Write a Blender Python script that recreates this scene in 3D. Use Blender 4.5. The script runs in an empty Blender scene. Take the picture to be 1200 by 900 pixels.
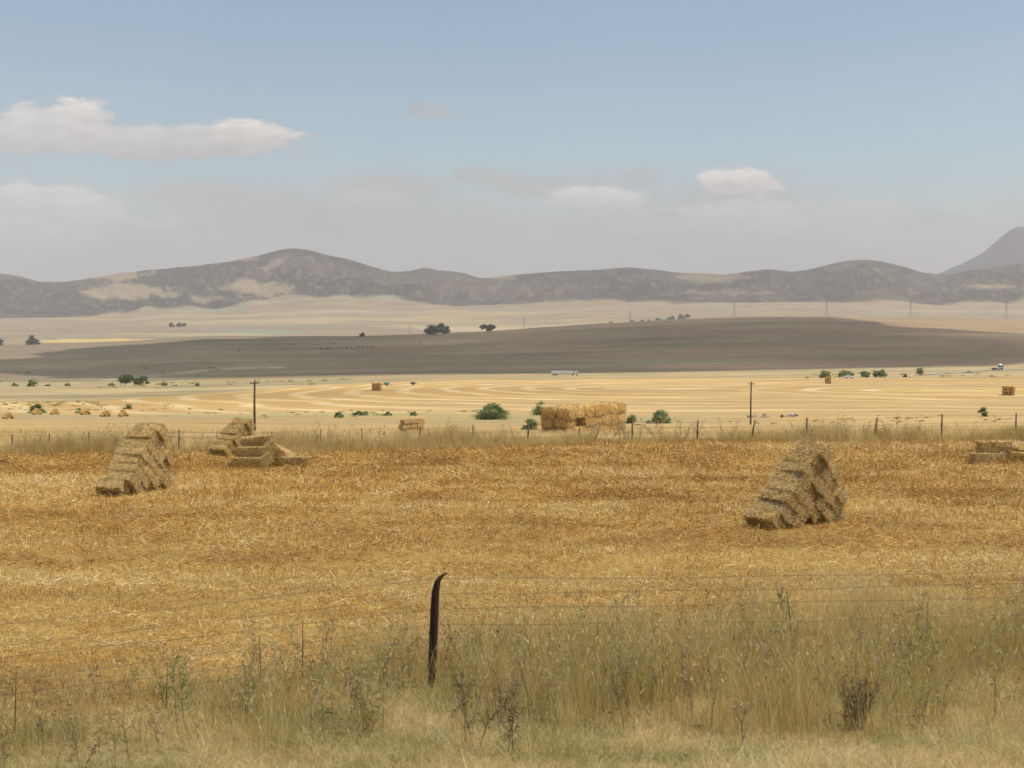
import bpy, math, random
import numpy as np
from mathutils import Vector, Matrix
R = math.radians
random.seed(11)
SC = bpy.context.scene
COL = SC.collection

# ------------------------------------------------------------------ camera
F = 1667.0                       # focal length in pixels of a 1200 px wide frame
CAMZ = 5.0
TILT = math.atan(75 / F)
cam_d = bpy.data.cameras.new('camera'); cam = bpy.data.objects.new('camera', cam_d); COL.objects.link(cam)
cam.location = (0, 0, CAMZ); cam.rotation_euler = (math.pi / 2 - TILT, 0, 0)
cam_d.sensor_width = 36.0; cam_d.lens = 36.0 * F / 1200.0
cam_d.clip_start = 0.5; cam_d.clip_end = 60000
cam_d.dof.use_dof = True; cam_d.dof.focus_distance = 60.0; cam_d.dof.aperture_fstop = 2.6
SC.camera = cam

# ------------------------------------------------------------------ light and exposure
SUN_EL, SUN_AZ = R(65), R(90)    # azimuth measured from straight ahead towards the right
sun_dir = Vector((math.sin(SUN_AZ) * math.cos(SUN_EL), math.cos(SUN_AZ) * math.cos(SUN_EL), math.sin(SUN_EL)))
sd = bpy.data.lights.new('sun', 'SUN'); sd.energy = 5.0; sd.angle = R(0.53); sd.color = (1.0, 0.94, 0.85)
so = bpy.data.objects.new('sun', sd); COL.objects.link(so)
so.rotation_euler = sun_dir.to_track_quat('Z', 'Y').to_euler()
SC.view_settings.view_transform = 'Standard'; SC.view_settings.look = 'None'
SC.view_settings.exposure = 0.0; SC.view_settings.gamma = 1.0; SC.view_settings.use_curve_mapping = False
SC.cycles.max_bounces = 5; SC.cycles.diffuse_bounces = 2; SC.cycles.transparent_max_bounces = 8
SC.cycles.volume_bounces = 1; SC.cycles.use_denoising = True
SC.cycles.use_adaptive_sampling = True; SC.cycles.adaptive_threshold = 0.01
HAZE_DENSITY = 0.78e-4
HAZE_COLOR = (0.86, 0.83, 0.825)


class NT:
    """small helper for writing node trees"""
    def __init__(s, tree): s.t = tree; s.n = tree.nodes; s.l = tree.links
    def node(s, typ, **kw):
        n = s.n.new(typ)
        for k, v in kw.items(): setattr(n, k, v)
        return n
    def put(s, sock, v):
        if isinstance(v, bpy.types.NodeSocket): s.l.new(v, sock)
        elif v is not None: sock.default_value = v
    def math(s, op, a, b=None, c=None, clamp=False):
        n = s.node('ShaderNodeMath', operation=op, use_clamp=clamp)
        s.put(n.inputs[0], a)
        if b is not None: s.put(n.inputs[1], b)
        if c is not None: s.put(n.inputs[2], c)
        return n.outputs[0]
    def smooth(s, v, a, b, to0=0.0, to1=1.0):
        n = s.node('ShaderNodeMapRange', interpolation_type='SMOOTHSTEP')
        s.put(n.inputs['Value'], v); s.put(n.inputs['From Min'], a); s.put(n.inputs['From Max'], b)
        s.put(n.inputs['To Min'], to0); s.put(n.inputs['To Max'], to1)
        return n.outputs[0]
    def lin(s, v, a, b, to0=0.0, to1=1.0):
        n = s.node('ShaderNodeMapRange')
        s.put(n.inputs['Value'], v); s.put(n.inputs['From Min'], a); s.put(n.inputs['From Max'], b)
        s.put(n.inputs['To Min'], to0); s.put(n.inputs['To Max'], to1)
        return n.outputs[0]
    def noise(s, vec, scale, detail=3.0, rough=0.55, dist=0.0):
        n = s.node('ShaderNodeTexNoise')
        if vec is not None: s.put(n.inputs['Vector'], vec)
        s.put(n.inputs['Scale'], scale); s.put(n.inputs['Detail'], detail); s.put(n.inputs['Roughness'], rough)
        s.put(n.inputs['Distortion'], dist)
        return n.outputs[0]
    def mix(s, f, a, b, mode='MIX'):
        n = s.node('ShaderNodeMix', data_type='RGBA', blend_type=mode)
        s.put(n.inputs[0], f); s.put(n.inputs[6], col4(a)); s.put(n.inputs[7], col4(b))
        return n.outputs[2]
    def ramp(s, f, stops):
        n = s.node('ShaderNodeValToRGB'); r = n.color_ramp
        while len(r.elements) < len(stops): r.elements.new(0.5)
        for e, (p, c) in zip(r.elements, stops): e.position = p; e.color = col4(c)
        s.put(n.inputs[0], f)
        return n.outputs[0]
    def mapping(s, vec, scale, loc=(0, 0, 0), rot=(0, 0, 0)):
        n = s.node('ShaderNodeMapping'); s.put(n.inputs['Vector'], vec)
        n.inputs['Scale'].default_value = scale; n.inputs['Location'].default_value = loc; n.inputs['Rotation'].default_value = rot
        return n.outputs[0]


def col4(c):
    if isinstance(c, bpy.types.NodeSocket) or c is None: return c
    return (c[0], c[1], c[2], 1.0)


# ------------------------------------------------------------------ sky
world = bpy.data.worlds.new('World'); SC.world = world; world.use_nodes = True
w = NT(world.node_tree)
for n in list(w.n): w.n.remove(n)
sky = w.node('ShaderNodeTexSky', sky_type='NISHITA', sun_disc=False)
sky.sun_elevation = SUN_EL; sky.sun_rotation = SUN_AZ; sky.altitude = 150; sky.air_density = 1.0; sky.dust_density = 1.2; sky.ozone_density = 1.6
tc = w.node('ShaderNodeTexCoord').outputs['Generated']
sep = w.node('ShaderNodeSeparateXYZ'); w.put(sep.inputs[0], tc)
yy = w.math('MAXIMUM', sep.outputs[1], 0.12)
U = w.math('DIVIDE', sep.outputs[0], yy); V = w.math('DIVIDE', sep.outputs[2], yy)
comb = w.node('ShaderNodeCombineXYZ'); w.put(comb.inputs[0], U); w.put(comb.inputs[1], w.math('MULTIPLY', V, 2.6))
nz = w.noise(comb.outputs[0], 19.0, 7.0, 0.62, 0.25)
nzf = w.noise(comb.outputs[0], 48.0, 4.0, 0.6, 0.2)
nz2 = w.noise(comb.outputs[0], 7.0, 4.0, 0.5)
nzc = w.math('ADD', w.math('MULTIPLY', w.math('SUBTRACT', nz, 0.5), 1.7), w.math('MULTIPLY', w.math('SUBTRACT', nzf, 0.5), 0.7))
# clouds standing over the hills: (px, py, rx, ry, density, brightness)
CL = [(20, 160, 150, 36, .9, .75), (100, 140, 44, 32, .95, 1.0), (225, 170, 150, 26, .9, .62), (295, 157, 62, 20, 1.0, .95),
      (500, 131, 40, 13, .5, .12), (572, 208, 48, 14, .6, .15), (866, 213, 54, 24, 1.0, 1.0), (240, 232, 105, 24, .7, .15),
      (450, 222, 100, 22, .7, .12), (50, 252, 140, 44, .8, .85), (692, 236, 74, 22, .85, 1.0), (748, 210, 26, 16, .6, .08),
      (1000, 256, 110, 26, .75, .5), (1040, 270, 150, 36, .75, .15), (440, 236, 60, 16, .7, .45), (850, 258, 120, 28, .75, .7), (660, 222, 110, 20, .65, .1), (1150, 285, 160, 36, .7, .2)]
skyc = w.node('ShaderNodeMixRGB'); skyc.blend_type = 'MULTIPLY'; skyc.inputs[0].default_value = 1
w.put(skyc.inputs[1], sky.outputs[0]); skyc.inputs[2].default_value = (0.94, 1.02, 1.0, 1)
bright_acc, mask_acc = None, None
for (px, py, rx, ry, dn, br) in CL:
    a = w.math('DIVIDE', w.math('SUBTRACT', U, (px - 600) / F), rx / F)
    b0 = w.math('DIVIDE', w.math('SUBTRACT', V, (375 - py) / F), ry / F)
    d = w.math('SQRT', w.math('ADD', w.math('MULTIPLY', a, a), w.math('MULTIPLY', b0, b0)))
    v = w.math('ADD', w.math('SUBTRACT', 1.0, d), nzc)
    m = w.math('MULTIPLY', w.smooth(v, -0.04, 0.42), dn)
    lit = w.math('MULTIPLY', m, w.math('MULTIPLY', w.lin(w.math('ADD', b0, w.math('MULTIPLY', w.math('SUBTRACT', nzf, .5), 2.2)), -0.9, 0.8, 0.1, 1.0), br))
    mask_acc = m if mask_acc is None else w.math('MAXIMUM', mask_acc, m)
    bright_acc = lit if bright_acc is None else w.math('MAXIMUM', bright_acc, lit)
# the low bank that fills the air above the horizon
bank = w.math('MULTIPLY', w.smooth(w.math('ADD', V, w.math('MULTIPLY', w.math('SUBTRACT', nz2, 0.5), 0.11)), 0.11, 0.05), 0.85)
mask = w.math('MAXIMUM', mask_acc, bank)
ccol = w.mix(w.math('MULTIPLY', bright_acc, 1.0, clamp=True), w.mix(w.noise(comb.outputs[0], 9.0, 5.0, .6), (0.34, 0.325, 0.35), (0.54, 0.51, 0.505)), (0.88, 0.865, 0.83))
bg1 = w.node('ShaderNodeBackground'); w.put(bg1.inputs[0], skyc.outputs[0]); bg1.inputs[1].default_value = 0.12
bg2 = w.node('ShaderNodeBackground'); w.put(bg2.inputs[0], ccol); bg2.inputs[1].default_value = 1.0
front = w.smooth(sep.outputs[1], 0.05, 0.3)
mx = w.node('ShaderNodeMixShader'); w.put(mx.inputs[0], w.math('MULTIPLY', mask, front)); w.l.new(bg1.outputs[0], mx.inputs[1]); w.l.new(bg2.outputs[0], mx.inputs[2])
wo = w.node('ShaderNodeOutputWorld'); w.l.new(mx.outputs[0], wo.inputs['Surface'])
world.cycles.sampling_method = 'MANUAL'; world.cycles.sample_map_resolution = 512


# ------------------------------------------------------------------ numeric helpers
def hash2(ix, iy, seed):
    h = (ix.astype(np.int64) * 374761393 + iy.astype(np.int64) * 668265263 + seed * 1442695041) & 0xFFFFFFFF
    h = ((h ^ (h >> 13)) * 1274126177) & 0xFFFFFFFF
    h = h ^ (h >> 16)
    return (h & 0xFFFFFF) / float(0xFFFFFF)

def vnoise(x, y, seed=0):
    x = np.asarray(x, float); y = np.asarray(y, float)
    ix = np.floor(x); iy = np.floor(y); fx = x - ix; fy = y - iy
    fx = fx * fx * (3 - 2 * fx); fy = fy * fy * (3 - 2 * fy)
    a = hash2(ix, iy, seed); b = hash2(ix + 1, iy, seed); c = hash2(ix, iy + 1, seed); d = hash2(ix + 1, iy + 1, seed)
    return (a * (1 - fx) + b * fx) * (1 - fy) + (c * (1 - fx) + d * fx) * fy

def fbm(x, y, seed=0, octv=4, gain=0.5):
    s = 0.0; amp = 1.0; tot = 0.0
    for k in range(octv):
        s = s + amp * vnoise(x * 2 ** k + 13.7 * k, y * 2 ** k - 7.1 * k, seed + k * 17); tot += amp; amp *= gain
    return s / tot

def sstep(v, a, b):
    t = np.clip((v - a) / (b - a), 0, 1); return t * t * (3 - 2 * t)

def row_z(row, D):
    b = (450 - row) / F
    return CAMZ + D * (b * math.cos(TILT) - math.sin(TILT)) / (math.cos(TILT) + b * math.sin(TILT))

def interp_smooth(x, xs, ys):
    """monotone-ish cubic interpolation with finite difference slopes"""
    xs = np.asarray(xs, float); ys = np.asarray(ys, float)
    d = np.diff(ys) / np.diff(xs); m = np.empty_like(ys); m[0] = d[0]; m[-1] = d[-1]
    m[1:-1] = np.where(d[:-1] * d[1:] > 0, 2 * d[:-1] * d[1:] / (d[:-1] + d[1:] + 1e-12), 0)
    x = np.clip(x, xs[0], xs[-1]); i = np.clip(np.searchsorted(xs, x) - 1, 0, len(xs) - 2)
    h = xs[i + 1] - xs[i]; t = (x - xs[i]) / h
    return ((2*t**3 - 3*t**2 + 1) * ys[i] + (t**3 - 2*t**2 + t) * h * m[i] + (-2*t**3 + 3*t**2) * ys[i+1] + (t**3 - t**2) * h * m[i+1])

# rows of the photograph that the ground passes at each distance, for three bearings
KD = [62, 75, 95, 130, 200, 260, 350, 500, 700, 830, 950, 1100]
KR = {0:    [509.5, 508.6, 508, 507.2, 499, 489.5, 477, 464, 454.5, 450.5, 447, 443],
      600:  [512, 510.5, 509, 507.2, 499, 487.5, 472, 455, 444, 440.5, 438, 435],
      1200: [511, 508, 505, 502, 496, 488, 471.5, 455, 438.5, 434, 431.5, 429]}
CREST_U = [-400, 0, 100, 200, 250, 400, 500, 600, 700, 800, 900, 1000, 1100, 1200, 1600]
CREST_R = [412, 405, 402, 397, 394, 394, 391.5, 386, 379.5, 374, 371, 371, 372.5, 375, 380]
FOOT_U = [-400, 0, 140, 200, 280, 400, 500, 590, 700, 850, 900, 1000, 1200, 1600]
FOOT_R = [372, 371, 374, 369, 366, 360, 362, 363, 357, 358, 356, 357, 359, 364]
HILL_U = [-500, -200, -60, 0, 24, 50, 75, 100, 150, 200, 250, 300, 325, 345, 362, 385, 410, 440, 462, 480, 498, 515, 540, 565, 600, 650, 700, 735, 760, 800, 830, 850, 875, 900, 925, 950, 980, 1010, 1030, 1060, 1085, 1110, 1140, 1170, 1200, 1300, 1500, 1800]
HILL_R = [345, 300, 306, 320, 323, 328.5, 330, 327, 319, 314, 309, 300, 293.5, 291, 292.5, 299, 304, 313, 318.5, 317.5, 314, 316.5, 319, 325.5, 322, 318, 316, 313.5, 315, 319.5, 320, 321.5, 318, 315.5, 318, 315, 307.5, 304, 306, 313, 320, 322, 315, 311.5, 308, 300, 330, 345]
MTN_U = [600, 900, 1060, 1100, 1115, 1130, 1150, 1165, 1180, 1190, 1200, 1215, 1240, 1280, 1400, 1700]
MTN_R = [352, 345, 332, 321, 314, 307, 296, 284, 272, 266.5, 266, 264, 270, 283, 300, 340]

def knots_z(row, D): return row_z(np.asarray(row, float), np.asarray(D, float))
Z0, Z6, Z12 = (knots_z(KR[k], KD) for k in (0, 600, 1200))

def terrain(x, y):
    """height of the ground for any x, y"""
    x = np.asarray(x, float); y = np.asarray(y, float)
    r = np.hypot(x, y)
    ang = np.arctan2(x, y)
    ac = np.clip(ang, -R(32), R(32))
    D = np.where(np.abs(ang) < R(32), y, r * math.cos(R(32)))
    u = 600 + F * np.tan(ac)
    uc = np.clip(u, 0, 1200)
    z_a = interp_smooth(D, [0, 50, 60] + KD[1:], np.concatenate([[0, 0, 0], Z0[1:]]))
    z_b = interp_smooth(D, [0, 50, 60] + KD[1:], np.concatenate([[0, 0, 0], Z6[1:]]))
    z_c = interp_smooth(D, [0, 50, 60] + KD[1:], np.concatenate([[0, 0, 0], Z12[1:]]))
    t = uc / 600
    near = np.where(t < 1, z_a * (1 - sstep(t, 0, 1)) + z_b * sstep(t, 0, 1), z_b * (1 - sstep(t, 1, 2)) + z_c * sstep(t, 1, 2))
    DC = 2150.0
    zc = row_z(interp_smooth(u, CREST_U, CREST_R), DC)
    s = np.clip((D - 1100) / (DC - 1100), 0, 1)
    z1100 = near
    hill1 = z1100 + (zc - z1100) * (s * 0.75 + 0.25 * s * s * (3 - 2 * s)) + 0
    z = np.where(D <= 1100, near, hill1)
    # behind the first rise
    z33 = row_z(398.0, 3300.0); z43 = row_z(384.0, 4300.0); zf = row_z(interp_smooth(u, FOOT_U, FOOT_R), 5600.0)
    z27 = np.minimum(zc - 14, z33 + 4)
    def seg(D, a, b, za, zb): return za + (zb - za) * sstep(D, a, b)
    def segl(D, a, b, za, zb): return za + (zb - za) * np.clip((D - a) / (b - a), 0, 1)
    z = np.where(D > DC, seg(D, DC, 2750, zc, z27), z)
    z = np.where(D > 2750, seg(D, 2750, 3300, z27, z33), z)
    z = np.where(D > 3300, segl(D, 3300, 4300, z33, z43), z)
    z = np.where(D > 4300, segl(D, 4300, 5600, z43, zf), z)
    # main range
    zh = row_z(interp_smooth(u, HILL_U, HILL_R), 6900.0)
    s = np.clip((D - 5600) / 1300, 0, 1)
    xx, yy_ = x / 420.0, y / 420.0
    ridge = 1 - np.abs(2 * fbm(xx, yy_ * 0.45, 5, 4) - 1)
    rug = (ridge - 0.72) * 95 + (fbm(x / 95, y / 120, 9, 3) - .5) * 75
    bulge = np.sin(np.pi * s)
    z = np.where(D > 5600, zf + (zh - zf) * (0.55 * s + 0.45 * s ** 2) + rug * bulge * (0.35 + 0.65 * s) * np.clip((zh - zf) / 150, .3, 1.4), z)
    z = np.where(D > 6900, seg(D, 6900, 9200, zh, 40 + 0 * zh) + rug * 0.7 * sstep(D, 6900, 7400) * (1 - sstep(D, 8800, 9200)) - 25 * sstep(D, 6900, 7100), z)
    zm = row_z(interp_smooth(u, MTN_U, MTN_R), 11800.0)
    zm = np.where(u < 600, row_z(352.0, 11800.0), zm)
    z = np.where(D > 9200, seg(D, 9200, 11800, 15 + 0 * zm, zm) + (ridge - .7) * 120 * np.clip(np.sin(np.pi * (D - 9200) / 2600), 0, 1), z)
    z = np.where(D > 11800, seg(D, 11800, 14500, zm, 0 * zm), z)
    # soft unevenness
    z = z + (fbm(x / 3.0, y / 3.0, 31, 2) - .5) * 0.06 * (D < 70) + (fbm(x / 60, y / 25, 33, 3) - .5) * 0.9 * sstep(D, 120, 300) + (fbm(x / 240, y / 160, 35, 3) - .5) * 7 * sstep(D, 2900, 3600) * (1 - sstep(D, 5000, 5600))
    return z

def gp(px, D, dz=0.0):
    """ground point at forward distance D on the bearing of photograph column px"""
    x = (px - 600) / F * D / (math.cos(TILT) + 0.0)
    return Vector((x, D, float(terrain(x, D)) + dz))

FENCE2 = lambda u: 5 * F / (np.interp(u, [0, 100, 490, 740, 1020, 1200], [533, 530.5, 526, 518.5, 518, 515.5]) - 375)
def fence1_y(x): return np.interp(x, [-30, -6.0, -1.06, 7.3, 40], [5.0, 16.9, 19.2, 20.3, 24.0])
TREELOG = []


def new_mesh(name, verts, faces, mat, attrs=None, smooth=False, link=True, obj=True):
    """numpy arrays -> mesh (faces: (n,4) or (n,3) int array)"""
    me = bpy.data.meshes.new(name)
    verts = np.asarray(verts, np.float32); faces = np.asarray(faces, np.int32)
    k = faces.shape[1]
    me.vertices.add(len(verts)); me.vertices.foreach_set('co', verts.ravel())
    me.loops.add(faces.size); me.loops.foreach_set('vertex_index', faces.ravel())
    me.polygons.add(len(faces)); me.polygons.foreach_set('loop_start', np.arange(0, faces.size, k, dtype=np.int32))
    me.polygons.foreach_set('loop_total', np.full(len(faces), k, np.int32))
    if smooth: me.polygons.foreach_set('use_smooth', np.ones(len(faces), bool))
    for an, (typ, dom, arr) in (attrs or {}).items():
        a = me.attributes.new(an, typ, dom)
        if typ == 'FLOAT': a.data.foreach_set('value', np.asarray(arr, np.float32).ravel())
        else: a.data.foreach_set('color', np.asarray(arr, np.float32).ravel())
    me.update(calc_edges=True)
    if mat is not None: me.materials.append(mat)
    if not obj: return me
    o = bpy.data.objects.new(name, me)
    if link: COL.objects.link(o)
    return o

def tag(o, label=None, cat=None, group=None, kind=None):
    if label: o['label'] = label
    if cat: o['category'] = cat
    if group: o['group'] = group
    if kind: o['kind'] = kind
    return o

def empty(name, loc, label, cat, group=None, rz=0.0):
    o = bpy.data.objects.new(name, None); COL.objects.link(o); o.location = loc; o.rotation_euler = (0, 0, rz)
    o.empty_display_size = 0.3
    return tag(o, label, cat, group)


def base_mat(name, rough=0.9, spec=0.25):
    m = bpy.data.materials.new(name); m.use_nodes = True
    t = NT(m.node_tree); b = m.node_tree.nodes['Principled BSDF']
    b.inputs['Roughness'].default_value = rough; b.inputs['Specular IOR Level'].default_value = spec
    return m, t, b

def plain_mat(name, c, rough=0.8, var=0.25, scale=4.0, metal=0.0):
    m, t, b = base_mat(name, rough)
    g = t.node('ShaderNodeTexCoord').outputs['Object']
    n = t.noise(g, scale, 4.0, 0.6)
    t.put(b.inputs['Base Color'], t.mix(n, tuple(v * (1 - var) for v in c), tuple(min(1, v * (1 + var)) for v in c)))
    b.inputs['Metallic'].default_value = metal
    return m

# ------------------------------------------------------------------ the ground, one sheet to the horizon
def build_ground():
    fine = np.arange(-25, 25.001, 0.065)
    left = -25 - np.cumsum(np.linspace(0.1, 5.2, 58)); left = left[left > -178]
    right = 25 + np.cumsum(np.linspace(0.1, 5.2, 58)); right = right[right < 178]
    ang = np.radians(np.concatenate([left[::-1], fine, right]))
    rr = [2.0]
    while rr[-1] < 15500:
        r = rr[-1]
        st = 0.0145 * r
        if 5500 < r < 7200: st = 34
        elif r > 9000: st = 120
        st = max(st, 0.22) if r < 60 else st
        rr.append(r + st)
    rr = np.array(rr)
    A, Rr = np.meshgrid(ang, rr)
    x = Rr * np.sin(A); y = Rr * np.cos(A)
    z = terrain(x, y)
    n_r, n_a = x.shape
    P = np.stack([x, y, z], -1).reshape(-1, 3)
    idx = np.arange(n_r * n_a).reshape(n_r, n_a)
    nxt = np.roll(idx, -1, axis=1)
    f = np.stack([idx[:-1], nxt[:-1], nxt[1:], idx[1:]], -1).reshape(-1, 4)[:, ::-1]
    c = len(P); P = np.vstack([P, [[0, 0, 0]]])
    # centre fan as degenerate-free quads is not needed: the innermost ring is closed by a small disc of quads
    inner = idx[0]
    k = len(inner) // 2 * 2
    fan = np.array([[c, inner[(i + 2) % k], inner[i + 1], inner[i]] for i in range(0, k, 2)])
    f = np.vstack([f, fan])
    # ---- surface colours, some sunlight and cloud shade painted in
    D = np.where(np.abs(A) < R(32), y, Rr * math.cos(R(32))); u = 600 + F * np.tan(np.clip(A, -R(32), R(32)))
    b = np.tan(np.arctan2(z - CAMZ, np.maximum(D, 1)) + TILT); row = 450 - F * b
    def C(*v): return np.array(v, float)
    def lay(base, col, m): return base + (np.asarray(col) - base) * np.clip(m, 0, 1)[..., None]
    sx = lambda sc1, sc2, s, o=4: fbm(x / sc1, y / sc2, s, o)
    col = np.zeros(x.shape + (3,)) + C(.42, .275, .09)
    # verge by the camera
    verge = sstep(fence1_y(x) + 0.8 - D + (sx(1.2, 1.2, 3) - .5) * 2.5, -0.6, 0.8)
    col = lay(col, C(.46, .345, .17), verge)
    col = lay(col, C(.24, .24, .09), verge * sstep(sx(0.9, 0.7, 4), .50, .66) * .75)
    # beyond the second fence
    fy = FENCE2(np.clip(u, 0, 1200)); far = sstep(D, fy - 1.2, fy + 1.0)
    col = lay(col, C(.42, .28, .11), far)
    g1 = sx(26, 7, 21)
    strawy = sstep(g1, .42, .62)
    col = lay(col, C(.44, .28, .11), far * strawy * .8)
    n2 = sx(60, 16, 22)
    fallow = sstep(n2, .46, .62) * sstep(D, 180, 260) * (1 - sstep(D, 300, 360))
    col = lay(col, C(.33, .265, .13), fallow * .9)
    col = lay(col, C(.27, .29, .12), sstep(sx(30, 6, 23), .58, .72) * sstep(D, 200, 260) * (1 - sstep(D, 330, 400)) * .8)
    # swathed field
    edge = np.interp(u, [-400, 90, 130, 250, 330, 420, 560, 1600], [471, 471, 468, 461, 455, 449, 444, 441.5])
    sw = sstep(row, edge, edge + 1.5) * (1 - sstep(row, 482, 488)) * sstep(D, 240, 300) * (D < 1100)
    col = lay(col, C(.435, .285, .105), sw)
    col = lay(col, C(.36, .25, .11), sw * sstep(sx(55, 30, 24), .5, .64) * .6)
    # fallow land left of and behind the swathed field
    fl = (1 - sstep(row, edge - 1, edge + .5)) * sstep(D, 330, 420) * (D < 2300)
    col = lay(col, C(.37, .28, .145), fl)
    col = lay(col, C(.23, .195, .105), fl * sstep(sx(120, 18, 25), .45, .6) * .85)
    col = lay(col, C(.46, .33, .15), fl * sstep(sx(90, 14, 27), .55, .66) * .7)
    # the long dark fallow rise
    he = np.interp(u, [-400, 0, 120, 250, 420, 600, 900, 1200, 1600], [446, 447, 450, 452, 446, 438, 434.5, 425, 425])
    hd = (1 - sstep(row, he - .8, he + .8)) * sstep(D, 880, 960) * (D < 2700)
    col = lay(col, C(.25, .17, .098), hd)
    st = fbm(x / 420, y / 34, 41, 4)
    col = lay(col, C(.18, .16, .082), hd * sstep(st + (700 - u) / 4200, .5, .66) * .9)
    col = lay(col, C(.27, .20, .12), hd * sstep(fbm(x / 300, y / 24, 43, 4), .56, .68) * .6)
    col = lay(col, C(.25, .19, .12), hd * (1 - sstep(u, 60, 330)) * .6)
    # stubble along the crest; sunlight beyond the cloud shadow painted lighter at right
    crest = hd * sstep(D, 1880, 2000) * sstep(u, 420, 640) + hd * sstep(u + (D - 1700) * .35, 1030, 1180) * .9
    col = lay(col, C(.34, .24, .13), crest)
    # pale farm track climbing the rise
    tr = np.interp(u, [60, 130, 180, 260, 330], [451, 445, 441, 432, 430.5]) + (fbm(u / 9, row * 0, 58) - .5) * 1.2
    col = lay(col, C(.46, .39, .24), np.exp(-((row - tr) / 1.3) ** 2) * (u > 60) * (u < 335) * sstep(D, 700, 900) * (D < 2100) * .6 * sstep(fbm(u / 18, row / 9, 59), .3, .6))
    # pale plain
    pl = sstep(D, 2600, 2700)
    col = lay(col, C(.28, .205, .12), pl)
    pn = fbm(x / 800, y / 260, 51, 4)
    col = lay(col, C(.39, .29, .15), pl * sstep(pn, .5, .62) * .8)
    col = lay(col, C(.25, .195, .13), pl * sstep(fbm(x / 500, y / 160, 52, 4), .52, .66) * .8)
    col = lay(col, C(.22, .24, .14), pl * sstep(fbm(x / 260, y / 90, 53, 4), .66, .72) * .7)
    for (cu, cr, ru, rw_, cc) in [(120, 399.5, 95, 3.2, (.50, .36, .14)), (300, 389, 70, 1.8, (.22, .27, .16)), (255, 389, 30, 1.5, (.22, .22, .17)), (560, 386, 80, 3, (.42, .32, .18))]:
        m = np.sqrt(((u - cu) / ru) ** 2 + ((row - cr) / rw_) ** 2) + (fbm(u / 20, row / 2, 54) - .5) * .8
        col = lay(col, cc, pl * (1 - sstep(m, .75, 1.05)) * (D < 5400))
    # scrub covered range; its dark colour also stands in for cloud shade
    foot = 5700 + (fbm(x / 700, y / 3000, 61, 4) - .5) * 1500
    hill = sstep(D, foot - 60, foot + 60)
    scrub = C(.030, .032, .028)
    hcol = np.zeros_like(col) + scrub
    hn = fbm(x / 330, y / 330, 62, 5, .6)
    hcol = lay(hcol, C(.07, .06, .044), sstep(hn, .42, .66))
    spk = fbm(x / 20, y / 45, 63, 3, .7)
    hcol = lay(hcol, C(.23, .185, .125), sstep(spk, .57, .72) * .45)
    pale = sstep(fbm(x / 520, y / 700, 64, 4), .74, .80) * .8
    for (cu, cr, ru, rw_, a) in [(140, 323, 50, 6, 1), (155, 342, 52, 9, 1), (300, 337, 40, 10, 1), (283, 304, 24, 3, .8), (240, 350, 20, 5, .8), (420, 360, 90, 3, .8), (830, 325, 40, 7, .6), (1170, 336, 30, 2.5, .9), (860, 343, 60, 2.5, .5), (590, 325, 16, 3, .6)]:
        m = np.sqrt(((u - cu) / ru) ** 2 + ((row - cr) / rw_) ** 2) + (fbm(u / 14, row / 6, 65) - .5) * 1.5
        pale = np.maximum(pale, (1 - sstep(m, .7, 1.0)) * a)
    hcol = lay(hcol, C(.25, .19, .115), pale)
    col = col + (hcol - col) * hill[..., None]
    col = lay(col, C(.03, .034, .04), sstep(D, 8800, 9200))
    colr = np.concatenate([col, np.ones(x.shape + (1,))], -1).reshape(-1, 4)
    colr = np.vstack([colr, colr[:1]])
    z1 = lambda a: np.append(a.reshape(-1), 0.0)
    attrs = {'soil': ('FLOAT_COLOR', 'POINT', colr), 'swath': ('FLOAT', 'POINT', z1(sw)),
             'near': ('FLOAT', 'POINT', z1(1 - sstep(D, 60, 90))), 'midfield': ('FLOAT', 'POINT', z1(far * (1 - sstep(D, 280, 420)))),
             'rise': ('FLOAT', 'POINT', z1(hd))}
    m, t, bs = base_mat('field_ground', 0.95, 0.1)
    def at(nm, out='Fac'):
        a = t.node('ShaderNodeAttribute', attribute_name=nm); return a.outputs[out]
    P_ = t.node('ShaderNodeNewGeometry').outputs['Position']
    c0 = at('soil', 'Color')
    # fine mottling at several sizes
    nA = t.noise(t.mapping(P_, (0.35, 1.1, 0)), 1.0, 6, .65)
    nB = t.noise(t.mapping(P_, (0.035, 0.16, 0)), 1.0, 5, .6)
    nC = t.noise(t.mapping(P_, (0.004, 0.012, 0.01)), 1.0, 6, .62)
    nD = t.noise(t.mapping(P_, (9.0, 30.0, 0)), 1.0, 5, .7)
    gain = t.math('ADD', 1.0, t.math('MULTIPLY', t.math('SUBTRACT', nA, .5), .55))
    gain = t.math('MULTIPLY', gain, t.math('ADD', 1.0, t.math('MULTIPLY', t.math('SUBTRACT', nB, .5), .75)))
    gain = t.math('MULTIPLY', gain, t.math('ADD', 1.0, t.math('MULTIPLY', t.math('SUBTRACT', nC, .5), .95)))
    nE = t.noise(t.mapping(P_, (0.09, 0.30, 0), (5, 2, 0)), 1.0, 6, .72)
    gain = t.math('MULTIPLY', gain, t.math('ADD', 1.0, t.math('MULTIPLY', t.math('SUBTRACT', nE, .5), .8)))
    gain = t.math('MULTIPLY', gain, t.math('ADD', 1.0, t.math('MULTIPLY', t.math('MULTIPLY', t.math('SUBTRACT', nD, .5), 1.7), at('near'))))
    # curved windrows left by the harvester
    sp = t.node('ShaderNodeSeparateXYZ'); t.put(sp.inputs[0], P_)
    wx = t.math('MULTIPLY', t.math('SUBTRACT', t.noise(t.mapping(P_, (.006, .006, 0)), 1.0, 2, .5), .5), 60.0)
    wy = t.math('MULTIPLY', t.math('SUBTRACT', t.noise(t.mapping(P_, (.05, .05, 0), (31, 7, 0)), 1.0, 3, .5), .5), 7.0)
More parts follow.
